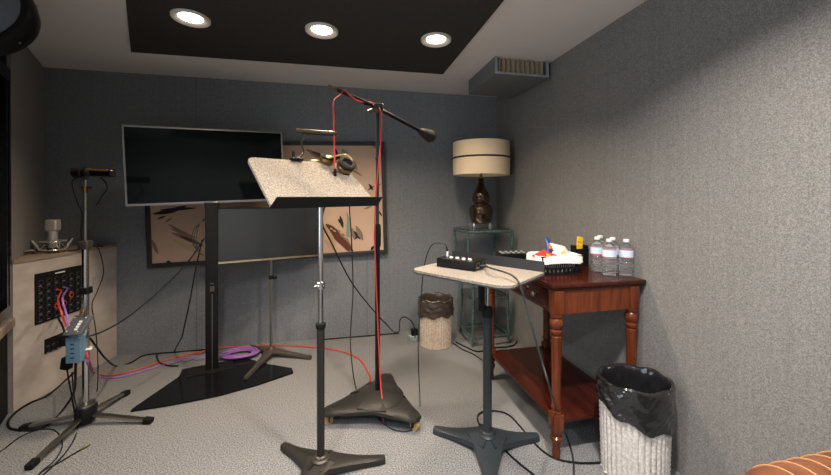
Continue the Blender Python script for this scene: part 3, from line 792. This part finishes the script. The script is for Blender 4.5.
q1 = V(atz(434, 427, .03))-sb; q2 = V(atz(538, 434, .03))-sb; q3 = V(atz(491, 482, .03))-sb; q3 = V((q3.x, q3.y, 0)).normalized()*.34
b = B().star([(q.x, q.y) for q in (q1, q2, q3)], .21, .05, .070, .032, .032)
obj('tripod_base', b, m_greytube, t)
obj('base_socket', B().lathe([(.047, .062), (.047, .070), (.036, .078), (.034, .086), (.026, .09)], n=24), m_greytube, t)

# headphone amplifier on it
am = fc + V((0, 0, .0035))
t = thing('headphone_amplifier', 'black box with a row of four white knobs on the flat carpeted stand', 'audio box', am)
pA, pB, pC = atz(436.5, 266.5, .955), atz(474.5, 271.8, .955), atz(486.5, 266.0, .955)
ang = math.atan2(pB.y-pA.y, pB.x-pA.x)
L = (pB-pA).length; dl = (pC-pB); Wd = min(abs(dl.dot(V((-sin(ang), cos(ang), 0)))), .14)
AM = Matrix.Translation(V((pA.x-am.x, pA.y-am.y, 0))) @ Matrix.Rotation(ang, 4, 'Z')
def AB():
    b = B(); b.T = AM; return b
obj('case', AB().rbox((0, 0, .0005), (L, Wd, .050), .004), m_black, t)
for k in range(4):
    b = AB(); b.lathe([(.013, 0), (.011, .007), (.009, .009), (.001, .009)], (L*(.30+.165*k), Wd*.30, .0505), n=16); obj('knob', b, mat('brushed knob', (.62, .62, .60), .3, .5), t)
for k in range(4):
    b = AB(); b.lathe([(.006, 0), (.006, .004), (.001, .004)], (L*(.30+.165*k), Wd*.70, .0505), n=12); obj('jack', b, m_steel, t)
for k in range(2):
    b = AB(); y0_ = Wd*(.12+.50*k); b.box((L+.0005, y0_, .012), (L+.004, y0_+Wd*.26, .042)); pl_ = obj('socket_plate', b, m_steel, t)
    b = AB(); b.box((L+.0042, y0_+Wd*.08, .018), (L+.0055, y0_+Wd*.2, .036)); obj('socket', b, m_blackmatte, pl_)
jp = AM @ V((L*.12, Wd*.5, .0505)) + am
t = thing('headphone_plug_lead', 'grey lead arching from the jack plug down behind the stand', 'cable', jp)
obj('plug', B().cyl((0, 0, 0.0005), (0, 0, .030), .006, n=12), m_white, t)
obj('strain_relief', B().cyl((0, 0, .030), (-.004, 0, .052), .0065, .004, n=12), m_black, t)
pts = [V((-.004, 0, .05)), V((-.015, .0, .068))]
jd = (jp-CAM).dot(FW)
for x, y, d in ((436, 243, jd), (430.5, 247, jd+.02), (426, 258, jd+.06), (423, 275, jd+.12), (421, 300, jd+.15), (418.5, 335, jd+.12), (418.5, 365, jd+.04)): pts.append(atd(x, y, d)-jp)
pts += [V(atz(420, 405, .01))-jp, V(atz(419, 421, .005))-jp, V(atz(414, 428, .005))-jp, V(atz(405, 431.5, .005))-jp, V(atz(390, 428, .005))-jp, V(atz(377, 417, .005))-jp, V(atz(366, 404, .005))-jp]
obj('lead', B().tube(pts, .0032), m_cablegrey, t)
pe = AM @ V((L+.005, Wd*.42, .022)) + am
b = B().cyl(pe, pe+RT*.03, .007, n=10)
q0 = pe+RT*.028
pts = [q0, atd(492, 268.5, 1.70), atd(504, 272, 1.66), atd(513, 276, 1.60), atd(519.5, 284, 1.56), atd(526, 305, 1.54), atd(533, 330, 1.50), atd(542, 362, 1.48), atd(551, 392, 1.47), atz(560, 420, .03), atz(568, 440, .006), atz(573, 458, .006), atz(574, 478, .006)]
b.tube(pts, .0045)
tag(obj('amplifier_cable', b, m_cablegrey), 'dark cable running from the black box over the desk edge to the floor', 'cable')

# ------------------------------------------------------------------ console table on the right wall
tb0 = V((1.08, 1.60, 0))
t = thing('console_table', 'tall mahogany console table with turned legs and low shelf on the right wall', 'table', tb0)
X0, X1, Y0, Y1, ZT = -.043, .519, -.035, .86, .90
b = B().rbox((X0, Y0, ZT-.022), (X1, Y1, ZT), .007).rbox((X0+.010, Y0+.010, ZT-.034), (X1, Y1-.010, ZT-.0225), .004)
obj('top', b, m_wood_shaded, t)
lx0, lx1, ly0, ly1 = 0, .455, 0, .80
zb = .745
b = B().box((lx0-.018, ly0+.027, zb), (lx0+.012, ly1-.027, ZT-.0345)).box((lx1-.012, ly0+.027, zb), (lx1+.018, ly1-.027, ZT-.0345))
b.box((lx0+.027, ly0-.018, zb), (lx1-.027, ly0+.012, ZT-.0345)).box((lx0+.027, ly1-.012, zb), (lx1-.027, ly1+.018, ZT-.0345))
obj('apron', b, m_wood_lit, t)
for k in range(2):
    y0_ = ly0+.045+.36*k
    dr = obj('drawer', B().rbox((lx0-.0245, y0_, zb+.014), (lx0-.0185, y0_+.345, ZT-.044), .003), m_wood_shaded, t)
    for yy in (y0_+.11, y0_+.235):
        b = B(); b.T = Matrix.Translation((lx0-.025, yy, zb+.062)) @ Matrix.Rotation(-pi/2, 4, 'Y'); b.lathe([(.006, 0), (.006, .010), (.013, .014), (.014, .020), (.008, .026), (.001, .027)], n=16)
        obj('knob', b, m_steel, dr)
def flute(a, z, r): return r*(1-.13*abs(sin(5*a))) if .26 < z < .63 else r
lz = [(.013, 0), (.019, .012), (.021, .03), (.018, .055), (.022, .085), (.030, .10), (.030, .112), (.020, .12), (.026, .135), (.026, .145)]
up_ = [(.026, .235), (.026, .245), (.019, .25), (.027, .262), (.027, .272), (.0235, .28), (.023, .40), (.0275, .60), (.028, .63), (.022, .636), (.031, .648), (.031, .66), (.022, .667), (.033, .685), (.034, .70), (.030, .715), (.024, .722), (.031, .732), (.031, .745)]
for x in (lx0, lx1):
    for y in (ly0, ly1):
        b = B().lathe(lz, (x, y, 0), n=32).rbox((x-.028, y-.028, .145), (x+.028, y+.028, .235), .004).lathe(up_, (x, y, 0), n=48, rf=flute).rbox((x-.027, y-.027, .7452), (x+.027, y+.027, ZT-.0345), .003)
        obj('leg', b, m_wood_lit, t)
obj('shelf', B().rbox((-.012, -.012, .182), (.467, .812, .204), .004), m_wood_shaded, t)

# basket of snacks
kb = atz(557, 270.5, .9005)
t = thing('snack_basket', 'black plastic basket with white paper liner on the mahogany console table', 'basket', (1.232, 1.850, .9005), 0)
bw, bd, bh = .132, .090, .104
b = B()
ring0 = [(-bw*.86, -bd*.86), (bw*.86, -bd*.86), (bw*.86, bd*.86), (-bw*.86, bd*.86)]
b.box((-bw*.86, -bd*.86, 0), (bw*.86, bd*.86, .004))
def side(p, q, p2, q2, n):
    p, q, p2, q2 = map(V, (p, q, p2, q2))
    for i in range(n+1):
        u = i/n; b.bar(p.lerp(q, u), p2.lerp(q2, u), .006, .004)
    for k in range(4):
        z = k/3; b.bar(p.lerp(p2, z), q.lerp(q2, z), .004, .007)
    for i in range(n):
        u = i/n; u2 = (i+1)/n; b.bar(p.lerp(q, u), p2.lerp(q2, u2), .004, .003); b.bar(p.lerp(q, u2), p2.lerp(q2, u), .004, .003)
cb0 = [(x, y, .004) for x, y in ring0]; cb1 = [(-bw, -bd, bh), (bw, -bd, bh), (bw, bd, bh), (-bw, bd, bh)]
for i in range(4):
    j = (i+1) % 4; side(cb0[i], cb0[j], cb1[i], cb1[j], 9 if i % 2 == 0 else 6)
obj('weave', b, m_black, t)
def rr(sx, sy, z, wob=0.0, n=40):
    o = []
    for k in range(n):
        a = 2*pi*k/n; c, s_ = cos(a), sin(a); p = .28
        x = sx*math.copysign(abs(c)**p, c); y = sy*math.copysign(abs(s_)**p, s_)
        o.append((x, y, z+wob*sin(a*7+1)+wob*.7*sin(a*11)))
    return o
b = B().loft([rr(bw+.008, bd+.008, bh-.040, .0025), rr(bw+.007, bd+.007, bh-.004, .001), rr(bw+.002, bd+.002, bh+.004, .001), rr(bw-.006, bd-.006, bh+.003, .001), rr(bw-.016, bd-.016, bh-.03), rr(bw-.035, bd-.03, .012), rr(bw*.4, bd*.4, .008)], 0, True, False)
obj('paper_liner', b, m_liner, t)
kl = V(t.location)
def packet(name, label, loc, rot, sx, sy, m, th=.012, extra=None):
    b = B(); b.T = Matrix.Rotation(rot[2], 4, 'Z') @ Matrix.Rotation(rot[1], 4, 'Y') @ Matrix.Rotation(rot[0], 4, 'X')
    R_ = []
    for i in range(9):
        u = i/8; e_ = sin(pi*u)**.6; hh = th*e_+.0006
        R_.append([(-sx+2*sx*k/10, -sy+2*sy*u, hh*sin(pi*k/10)**.5+.0005) for k in range(11)]+[(-sx+2*sx*k/10, -sy+2*sy*u, -hh*sin(pi*k/10)**.5-.0005) for k in range(10, -1, -1)])
    b.loft(R_, 0, True, True)
    if extra: b.box((-sx*.75, -sy*.3, th*.9), (sx*.75, sy*.3, th+.0022), 1)
    return tag(obj(name, b, [m, extra or m], None, kl+V(loc)), label, 'snack packet')
packet('snack_packet', 'red snack packet at the left end of the lined basket', (-.085, -.02, .105), (.3, -.25, .3), .055, .035, m_packred)
packet('snack_packet', 'narrow blue snack packet standing up in the lined basket', (-.030, .005, .148), (1.25, .25, .4), .022, .055, m_packblue, extra=m_packorange)
packet('snack_packet', 'white and yellow crisp packet at the right of the lined basket', (.045, -.005, .122), (.85, .22, .35), .075, .046, m_packwhite, .016)
packet('snack_packet', 'orange snack packet lying low between the red and blue packets', (-.055, -.03, .100), (.5, .2, .2), .03, .03, m_packorange)

# card holder with yellow packets
t = thing('desk_organiser', 'black upright holder behind the snack basket on the console table', 'holder', (1.515, 1.995, .9005))
b = B().box((-.045, -.03, 0), (.045, .03, .006))
for a, c in (((-.045, -.03, .006), (.045, -.026, .11)), ((-.045, .026, .006), (.045, .03, .125)), ((-.045, -.026, .006), (-.041, .026, .13)), ((.041, -.026, .006), (.045, .026, .13))): b.box(a, c)
obj('case', b, m_black, t); obj('divider', B().box((-.0405, -.002, .0065), (.0405, .002, .13)), m_black, t)
b = B(); b.T = Matrix.Rotation(-.18, 4, 'X') @ Matrix.Rotation(.22, 4, 'Y'); b.rbox((-.024, -.004, -.04), (.018, .004, .075), .002); b.box((-.020, -.0046, -.01), (.014, -.0041, -.006), 1); b.box((-.024, -.0046, .01), (.02, -.0041, .014), 1); b.box((-.024, -.0046, .035), (.01, -.0041, .045), 1)
tag(obj('yellow_packet', b, [m_packyellow, m_packorange], None, (1.506, 1.982, 1.012)), 'yellow packet leaning in the black upright holder', 'packet')
b = B(); b.T = Matrix.Rotation(.3, 4, 'Y'); b.rbox((-.018, -.006, 0), (.018, .006, .045), .004)
tag(obj('candy_bar', b, mat('pink wrapper', (.60, .28, .22), .35), None, (1.528, 2.008, 1.030)), 'pinkish wrapped bar poking out behind the yellow packet', 'snack')

# water bottles
BG = 'water bottles on the console table'
def bottle(x, y, label):
    t = thing('water_bottle', label, 'bottle', (x, y, .9003), 0, BG)
    prof = [(.0255, .0008), (.034, .004), (.0355, .012), (.034, .018)]
    for k in range(5):
        z = .022+k*.016; prof += [(.0365, z), (.0365, z+.007), (.0325, z+.0115)]
    prof += [(.0355, .104), (.0355, .151), (.034, .155), (.029, .166), (.018, .180), (.0125, .186), (.0125, .192)]
    obj('body', B().lathe(prof, n=28), m_water, t)
    lb = B().lathe([(.0360, .104), (.0362, .1045), (.0362, .1085)], n=28, mi=1, cap=False).lathe([(.0362, .1085), (.0362, .146)], n=28, mi=0, cap=False).lathe([(.0362, .146), (.0362, .1495), (.0360, .150)], n=28, mi=1, cap=False)
    for a in range(5):
        t0 = a*2*pi/5+.2; lb.lathe([(.0364, .120), (.0364, .131)], n=28, mi=2, cap=False, rf=None) if False else None
    obj('paper_label', lb, [m_label, m_labelred], t)
    obj('cap', B().lathe([(.0145, .190), (.015, .191), (.015, .204), (.0135, .206), (.001, .206)], n=24), m_white, t)
    return t
bot = bottle(1.565, 1.668, 'water bottle at the right front of the group, nearest the table corner')
for x, y, l in ((1.482, 1.700, 'water bottle at the front middle of the group on the console table'),
                (1.490, 1.805, 'water bottle at the left of the group, next to the black holder'),
                (1.562, 1.765, 'water bottle half hidden directly behind the front pair of bottles'),
                (1.562, 1.868, 'rearmost water bottle, mostly hidden behind the left one')):
    dup(bot, (x, y, .9003), l)

# small mixer behind the lip
t = thing('small_mixer', 'small black mixer with pale knobs at the far end of the console table', 'audio mixer', (1.20, 2.31, .9005), -.12)
obj('case', B().rbox((-.10, -.06, 0), (.10, .06, .045), .004), m_black, t)
for r in range(2):
    for c in range(5):
        obj('knob', B().lathe([(.010, 0), (.009, .007), (.001, .008)], (-.078+.039*c, -.03+.05*r, .0455), n=12), MATS['brushed knob'], t)

# ------------------------------------------------------------------ corner stand and table lamp
ss = V((1.335, 3.12, 0))
t = thing('tiered_stand', 'tall green metal stand with glass top in the far right corner', 'side table', ss)
ft = [(-.185, -.165), (.175, -.165), (.175, .165), (-.185, .165)]
tpq = [(-.235, -.185), (.195, -.185), (.195, .185), (-.235, .185)]
ZS = 1.045
for (fx, fy), (ux, uy) in zip(ft, tpq):
    b = B().tube([(fx, fy, .006), (fx*.97, fy*.97, .12), (fx*.93, fy*.93, .5), (ux*.97, uy*.97, .9), (ux, uy, ZS-.006)], .013, n=8)
    obj('leg', b, m_verdi, t)
def ringframe(pts, z, r):
    b = B(); n = len(pts)
    for i in range(n):
        p, q = V((*pts[i], z)), V((*pts[(i+1) % n], z)); mid = (p+q)/2; o_ = V((mid.x, mid.y, 0)).normalized()*.012
        b.tube([p, mid+o_, q], r, n=8)
    return b
obj('top_rail', ringframe(tpq, ZS-.014, .014), m_verdi, t)
obj('middle_rail', ringframe([(x*.945, y*.945) for x, y in ft], .42, .009), m_verdi, t)
obj('lower_rail', ringframe([(x*.98, y*.98) for x, y in ft], .075, .012), m_verdi, t)
gl = []
for k in range(40):
    a = 2*pi*k/40; c, s_ = cos(a), sin(a); gl.append((-.020+.228*math.copysign(abs(c)**.45, c), .20*math.copysign(abs(s_)**.45, s_)))
obj('glass_top', B().prism(gl, ZS+.0005, ZS+.009), m_glass, t)
obj('glass_shelf', B().prism([(x*.86, y*.86) for x, y in gl], .43, .437), m_glass, t)
lz0 = ZS+.0095
t = thing('table_lamp', 'bronze gourd table lamp with cream drum shade on the green corner stand', 'lamp', (1.303, 3.125, lz0))
obj('glass_foot', B().rbox((-.085, -.085, 0), (.085, .085, .044), .006), m_block, t)
obj('body', B().lathe([(.050, .0445), (.088, .050), (.094, .062), (.108, .10), (.115, .145), (.112, .18), (.098, .208), (.075, .222), (.068, .230), (.076, .240), (.084, .262), (.084, .285), (.074, .320), (.052, .360), (.034, .40), (.024, .43), (.022, .47)], n=40), m_bronze, t)
obj('neck', B().cyl((0, 0, .47), (0, 0, .56), .008, n=12).lathe([(.014, .47), (.016, .48), (.014, .50)], n=14), m_brass, t)
sh = obj('lamp_shade', B().lathe([(.262, .497), (.266, .497), (.268, .62), (.266, .805), (.262, .805), (.263, .62), (.262, .497)], n=56, cap=False), m_shade, t)
obj('shade_band', B().lathe([(.268, .650), (.2705, .651), (.2705, .665), (.268, .666)], n=56, cap=False), m_band, sh)
b = B()
for k in range(3):
    a = 2*pi*k/3; b.cyl((0, 0, .775), (.263*cos(a), .263*sin(a), .798), .003, n=6)
b.cyl((0, 0, .56), (0, 0, .78), .004, n=6)
obj('shade_spider', b, m_steel, sh)
obj('bulb', B().ellipsoid((0, 0, .62), .03, .03, .045), m_white, sh)

# ------------------------------------------------------------------ wicker bins with bags
def weave(nr, amp):
    return lambda a, z, r: r*(1+amp*(abs(sin(nr*a/2))-.5)*1.0)+.0022*sin(z*260+ (pi if int(a*nr/(2*pi)) % 2 else 0))
def bin_(name, label, loc, rx, ry, h, taper, mw, mb, overhang, slope, rotz, seed):
    random.seed(seed)
    t = thing(name, label, 'waste bin', loc, rotz)
    prof = [(taper, .001), (taper*1.02, .006)]+[(taper+(1-taper)*z/h, z) for z in [h*k/40 for k in range(1, 41)]]
    b = B(); nr = 36; n = 216; R_ = []
    for r, z in prof:
        ring = []
        for k in range(n):
            a = 2*pi*k/n; ph = int(k*nr/n) % 2
            q = 1+.045*(abs(sin(nr*a/2))-.5)+.014*sin(z*300+(pi if ph else 0))
            ring.append((rx*r*q*cos(a), ry*r*q*sin(a), z))
        R_.append(ring)
    b.loft(R_, 0, True, False); b._add(R_[0], [tuple(range(n))], 0)
    obj('woven_body', b, mw, t)
    b = B().tube([(rx*1.0*cos(2*pi*k/24), ry*1.0*sin(2*pi*k/24), h) for k in range(25)], .007, n=8, smooth=2)
    obj('rim', b, mw, t)
    # bag: cuff folded over the rim, then the inside
    ph = [random.uniform(0, 6.28) for _ in range(6)]
    def ring(sr, z, wob, sl=0.0, n=180):
        o = []
        for k in range(n):
            a = 2*pi*k/n
            q = sr+wob*(.5*sin(9*a+ph[0]+z*70)+.45*abs(sin(13*a+ph[1]-z*110))+.3*sin(5*a+ph[2]-z*50)+.35*abs(sin(23*a+ph[3]+z*160))-.3)
            zz = z+sl*cos(a-ph5)+wob*.25*sin(7*a+ph[4])
            o.append((rx*q*cos(a), ry*q*sin(a), zz))
        return o
    ph5 = radians(slope[1])-rotz
    R_ = []
    N_ = 26
    for i in range(N_+1):
        u = i/N_; z = h-overhang+overhang*u
        puff = .030+.030*sin(pi*u)*abs(sin(u*9+1))
        R_.append(ring(1+puff+.022, z, .042*(1-.4*u), slope[0]*(1-u)))
    R_.append(ring(1.07, h+.010, .018)); R_.append(ring(1.03, h+.017, .018)); R_.append(ring(.97, h+.014, .016)); R_.append(ring(.93, h+.002, .016))
    for i in range(1, 8):
        u = i/7; R_.append(ring(.92-.06*u, h-.30*h*u*1.6, .05))
    R_.append(ring(.5, h*.46, .03)); R_.append(ring(.05, h*.44, .01))
    obj('bin_bag', B().loft(R_, 0, True, False), mb, t)
    return t
bin_('wicker_bin', 'pale wicker bin with black bag in front of the right wall', (1.402, 1.442, .0), .158, .135, .445, .93, m_wicker, m_bag, .135, (-.055, -60), YAW, 3)
bin_('wicker_bin', 'tan wicker bin with dark bag by the back wall near the green stand', (.845, 3.085, 0), .150, .135, .415, .93, m_wickerw, m_bagbrown, .15, (.02, -90), YAW, 5)

# ------------------------------------------------------------------ leather armchair, only its rolled top shows at the lower right
ac = V((1.285, .36, .0))
t = thing('leather_armchair', 'brown leather armchair with tan piping at the lower right edge', 'armchair', ac)
# rolled back along x
def roll(x0, x1, yc, zc, r, n=14, m=20):
    R_ = []
    for i in range(n+1):
        u = i/n; x = x0+(x1-x0)*u; e = min(u, 1-u)*n/2.2; rr_ = r*(sqrt(max(0, 1-(1-min(e, 1))**2))*.97+.03)
        R_.append([(x, yc+rr_*1.05*cos(2*pi*k/m), zc+rr_*sin(2*pi*k/m)) for k in range(m)])
    return B().loft(R_, 0, True, True)
BYC = .32
ZU = .010
obj('backrest_roll', roll(-.245, .30, BYC, .525+ZU, .085), m_leather, t)
b = B()
for k in range(7):
    x = -.16+.06*k
    b.tube([(x+.035*sin(a*.9)*.6, BYC+.0895*cos(a)*1.0, .525+ZU+.0855*sin(a)) for a in [pi*j/10 for j in range(-1, 12)]], .0028, n=6, smooth=2)
obj('piping', b, m_leathertan, t)
obj('backrest', B().rbox((-.22, .24, .14), (.28, .38, .50+ZU), .04), m_leather, t)
obj('seat', B().rbox((-.22, -.24, .20), (.28, .24, .40), .06), m_leather, t)
b = B()
obj('arm', B().rbox((.225, -.26, .14), (.318, .27, .60), .04), m_leathertan, t)
obj('arm', B().rbox((-.26, -.26, .14), (-.17, .27, .46), .04), m_leather, t)
for k in range(14):
    x = -.14+.03*k; b.ellipsoid((x, BYC-.089, .512+ZU), .006, .004, .006, n=8, m=6)
obj('nailheads', b, m_silver, t)
for x in (-.2, .25):
    for y in (-.2, .3): obj('leg', B().lathe([(.018, 0), (.026, .10), (.028, .145)], (x, y, 0), n=14), m_wood_lit, t)

# ------------------------------------------------------------------ loose cables
def fl(pts, z=.005): return [atz(x, y, z) for x, y in pts]
def cable(name, label, pts, r, m):
    pts = [V((p.x, min(p.y, D-.045), p.z)) for p in map(V, pts)]
    return tag(obj(name, B().tube(pts, r), m), label, 'cable')
cable('floor_cable', 'thick black cable looping over the carpet left of the chrome stand',
      [atd(76, 352, 2.05), atd(75.5, 370, 2.04)]+[atz(74, 392, .12)]+fl([(62, 411), (50, 423), (38, 429.5), (22, 430), (10, 428), (8.5, 421), (16, 412), (30, 403), (45, 397)], .007)+[atz(57, 388, .06), atd(68, 378, 2.12), atd(75, 372, 2.12)], .0065, m_cable)
cable('thin_floor_cable', 'thin black cable curving along the carpet at the lower left edge', fl([(-6, 455), (4, 449), (20, 437), (36, 430.5), (50, 429), (58, 433), (62, 441), (61, 450), (54, 461), (42, 471), (34, 480)], .004), .003, m_cable)
t = thing('jack_lead', 'black lead with a gold jack tip lying on the carpet at lower left', 'cable', atz(80, 450, .004)); o0 = V(t.location)
obj('lead', B().tube([p-o0 for p in fl([(80, 450), (70, 456), (58, 463), (46, 469), (37, 476), (30, 484)], .005)], .0035), m_cable, t)
ja, jb = atz(80, 450, .007)-o0, atz(90, 444.5, .007)-o0
obj('jack_tip', B().cyl(ja, ja.lerp(jb, .55), .0055, n=10).cyl(ja.lerp(jb, .55), jb, .0035, n=10), m_brass, t)
cable('stand_cable', 'black cable dropping from the chrome stand over its front leg', [atd(72, 372, 2.02), atd(74, 395, 2.0), atd(77, 410, 1.96)]+fl([(78, 426), (74, 439), (66, 452), (55, 464), (44, 474), (36, 482)], .006), .0035, m_cable)
cable('hanging_cable', 'black cable hanging from the television pole across to the grey box',
      [tp+V((-.045, -.02, 1.03)), atd(188, 262, 2.62), atd(170, 281, 2.5), atd(148, 301, 2.35), atd(125, 319, 2.22), atd(104, 331, 2.12), atd(90, 336, 2.06), atd(84, 338, 2.05)], .005, m_cable)
cable('drop_cable', 'black cable hanging straight down left of the television pole', [tp+V((-.062, -.02, 1.02)), atd(195.5, 270, 2.66), atd(190, 300, 2.68), atd(184, 328, 2.72), atd(181.5, 338, 2.78)]+fl([(183, 344.5), (192, 347.5), (200, 348.5)], .006)+[atz(203, 353, .006)], .005, m_cable)
cable('floor_cable', 'black cable arcing on the carpet behind the left edge of the television plate', fl([(208, 349), (198, 347), (180, 347.5), (165, 350), (157, 355), (159, 362), (168, 365.5), (178, 366)], .006), .006, m_cable)
cable('floor_cable', 'black cable from the chrome stand along the foot of the back wall', [atd(90, 338, 2.12), atd(98, 349, 2.2), atd(106, 359, 2.3)]+fl([(116, 366), (130, 363), (142, 356), (155, 351.5), (172, 350)], .006), .0055, m_cable)
cable('cabinet_lead', 'thin dark lead looping down the face of the oak cabinet', [atd(92, 243, 2.22), atd(99, 250, 2.24), atd(103, 265, 2.26), atd(103, 276, 2.26), atd(97, 292, 2.24), atd(92, 305, 2.2), atd(95, 325, 2.2), atd(97, 345, 2.18), atd(98, 370, 2.16)]+fl([(97, 391), (93, 401)], .005), .003, m_cable)
# patch leads
pj = ca+CP(.255, .70, .012)
cable('patch_cable', 'red patch cable from the black patch panel to the grey box', [pj, pj+cn*.035+V((0, 0, -.012)), atd(58, 300, 2.06), atd(62, 315, 2.0), atd(66, 326, 1.96)], .005, m_red)
pj = ca+CP(.30, .705, .012)
cable('patch_cable', 'purple patch cable from the black patch panel to the grey box', [pj, pj+cn*.035+V((0, 0, -.012)), atd(62.5, 298, 2.04), atd(66, 313, 1.99), atd(69, 326, 1.955)], .005, m_purple)
pj = ca+CP(.27, .55, .012)
cable('patch_cable', 'black patch cable sagging from the patch panel to the plug block', [pj, pj+cn*.04, atd(58, 316, 2.1), atd(62, 325, 2.08), atd(65, 333, 2.07)], .005, m_cable)
cable('floor_cable', 'red cable running across the carpet and along the back wall', [atd(86, 350, 2.06), atd(89, 361, 2.1)]+fl([(93, 369), (102, 375), (118, 374.5), (140, 369), (160, 362), (178, 357), (192, 354)], .006)+[atz(200, 352.5, .021), atz(212, 349.0, .022), atz(225, 346.8, .02)]+fl([(238, 346.0), (262, 345.4), (285, 345.6), (310, 347), (335, 350), (352, 355), (362, 362), (368, 372), (371, 379), (372.5, 386)], .006), .0055, m_red)
cable('floor_cable', 'purple cable running across the carpet to the purple coil', [atd(86, 354, 2.06), atd(89, 366, 2.1)]+fl([(94, 373), (104, 378), (120, 377), (142, 371.5), (162, 365.5), (176, 362)], .006)+[atz(185, 359.5, .022), atz(198, 358, .024), atz(206, 357.5, .026)], .005, m_purple)
# purple coil
cc = atz(240.5, 354.5, .016)
pts = []
for k in range(5*16+1):
    a = 2*pi*k/16; j = k/16; r = .060+.012*j; z = .006+.007*(j*1.3 % 2.2)+.003*sin(k*.7+j)
    pts.append(cc+V(((r+.03)*cos(a), r*.95*sin(a), z)))
cable('cable_coil', 'coil of purple cable lying beside the television pole', pts, .0065, m_purple)
cable('headphone_cable', 'dark cable trailing from the headphones behind the carpeted desk to the wall', [dp(.10, -.02, -.02)]+[atd(322, 220, 2.0), atd(333, 246, 2.2), atd(352, 283, 2.55), atd(373, 310, 2.85), atd(388, 326, 3.0)]+[atz(394, 331.5, .02), atz(398, 328, .03), atd(400, 320, 3.12), atd(405, 317, 3.12), atd(412, 322, 3.12), atd(415, 330, 3.1), atz(415, 337.5, .05)], .005, m_cable)
cable('headphone_cable', 'grey cable hanging straight from the carpeted desk to the carpet', [dp(.19, -.05, -.02)]+[atd(349.5, 205, 1.95), atd(351.5, 240, 2.0), atd(353, 290, 2.05), atd(351, 325, 2.08), atd(350.5, 345, 2.1), atd(353, 372, 2.12)]+fl([(357, 393), (362, 404)], .006), .0035, m_cablegrey)
t = thing('wall_adapter', 'small grey adapter plugged in on the carpet left of the tan bin', 'power adapter', (.655, 3.20, 0), .15)
obj('case', B().rbox((-.035, -.03, .001), (.035, .03, .05), .005), mat('pale grey plastic', (.32, .38, .38), .5), t)
obj('plug_block', B().rbox((-.015, -.02, .0505), (.045, .025, .11), .005), m_black, t)
cable('skirting_cable', 'black cable along the foot of the back wall behind the tan bin', [atz(398, 333, .008), atz(380, 334.5, .008), atz(350, 336.5, .008), atz(322, 339, .008)], .005, m_cable)
cable('floor_cable', 'black cable looping on the carpet around the green stand feet', fl([(456, 342), (466, 347), (478, 351.5), (492, 348), (505, 347), (514, 345), (517, 339), (512, 332), (503, 327.5)], .006), .006, m_cable)
cable('floor_cable', 'black cable on the carpet between the tan bin and the console shelf', fl([(453, 343), (462, 349), (473, 354), (482, 360)], .006), .005, m_cable)
cable('floor_cable', 'black cable arching round the flat stand foot to the right bin', fl([(482, 430), (478, 421), (478, 415), (484, 411.5), (497, 411), (509, 415), (519, 425), (530, 438), (543, 451), (557, 459), (575, 462.5), (590, 463), (606, 462)], .006), .005, m_cable)
cable('floor_cable', 'black cable leaving the flat stand foot towards the lower edge', fl([(503, 446), (508, 453), (520, 464), (534, 475), (544, 484)], .006), .005, m_cable)

# ------------------------------------------------------------------ world: plain overcast sky, reaching the room only through the added fill window
w = bpy.data.worlds.new('world'); S.world = w; w.use_nodes = True
w.node_tree.nodes['Background'].inputs['Color'].default_value = (.80, .90, 1, 1)
w.node_tree.nodes['Background'].inputs['Strength'].default_value = 4.0
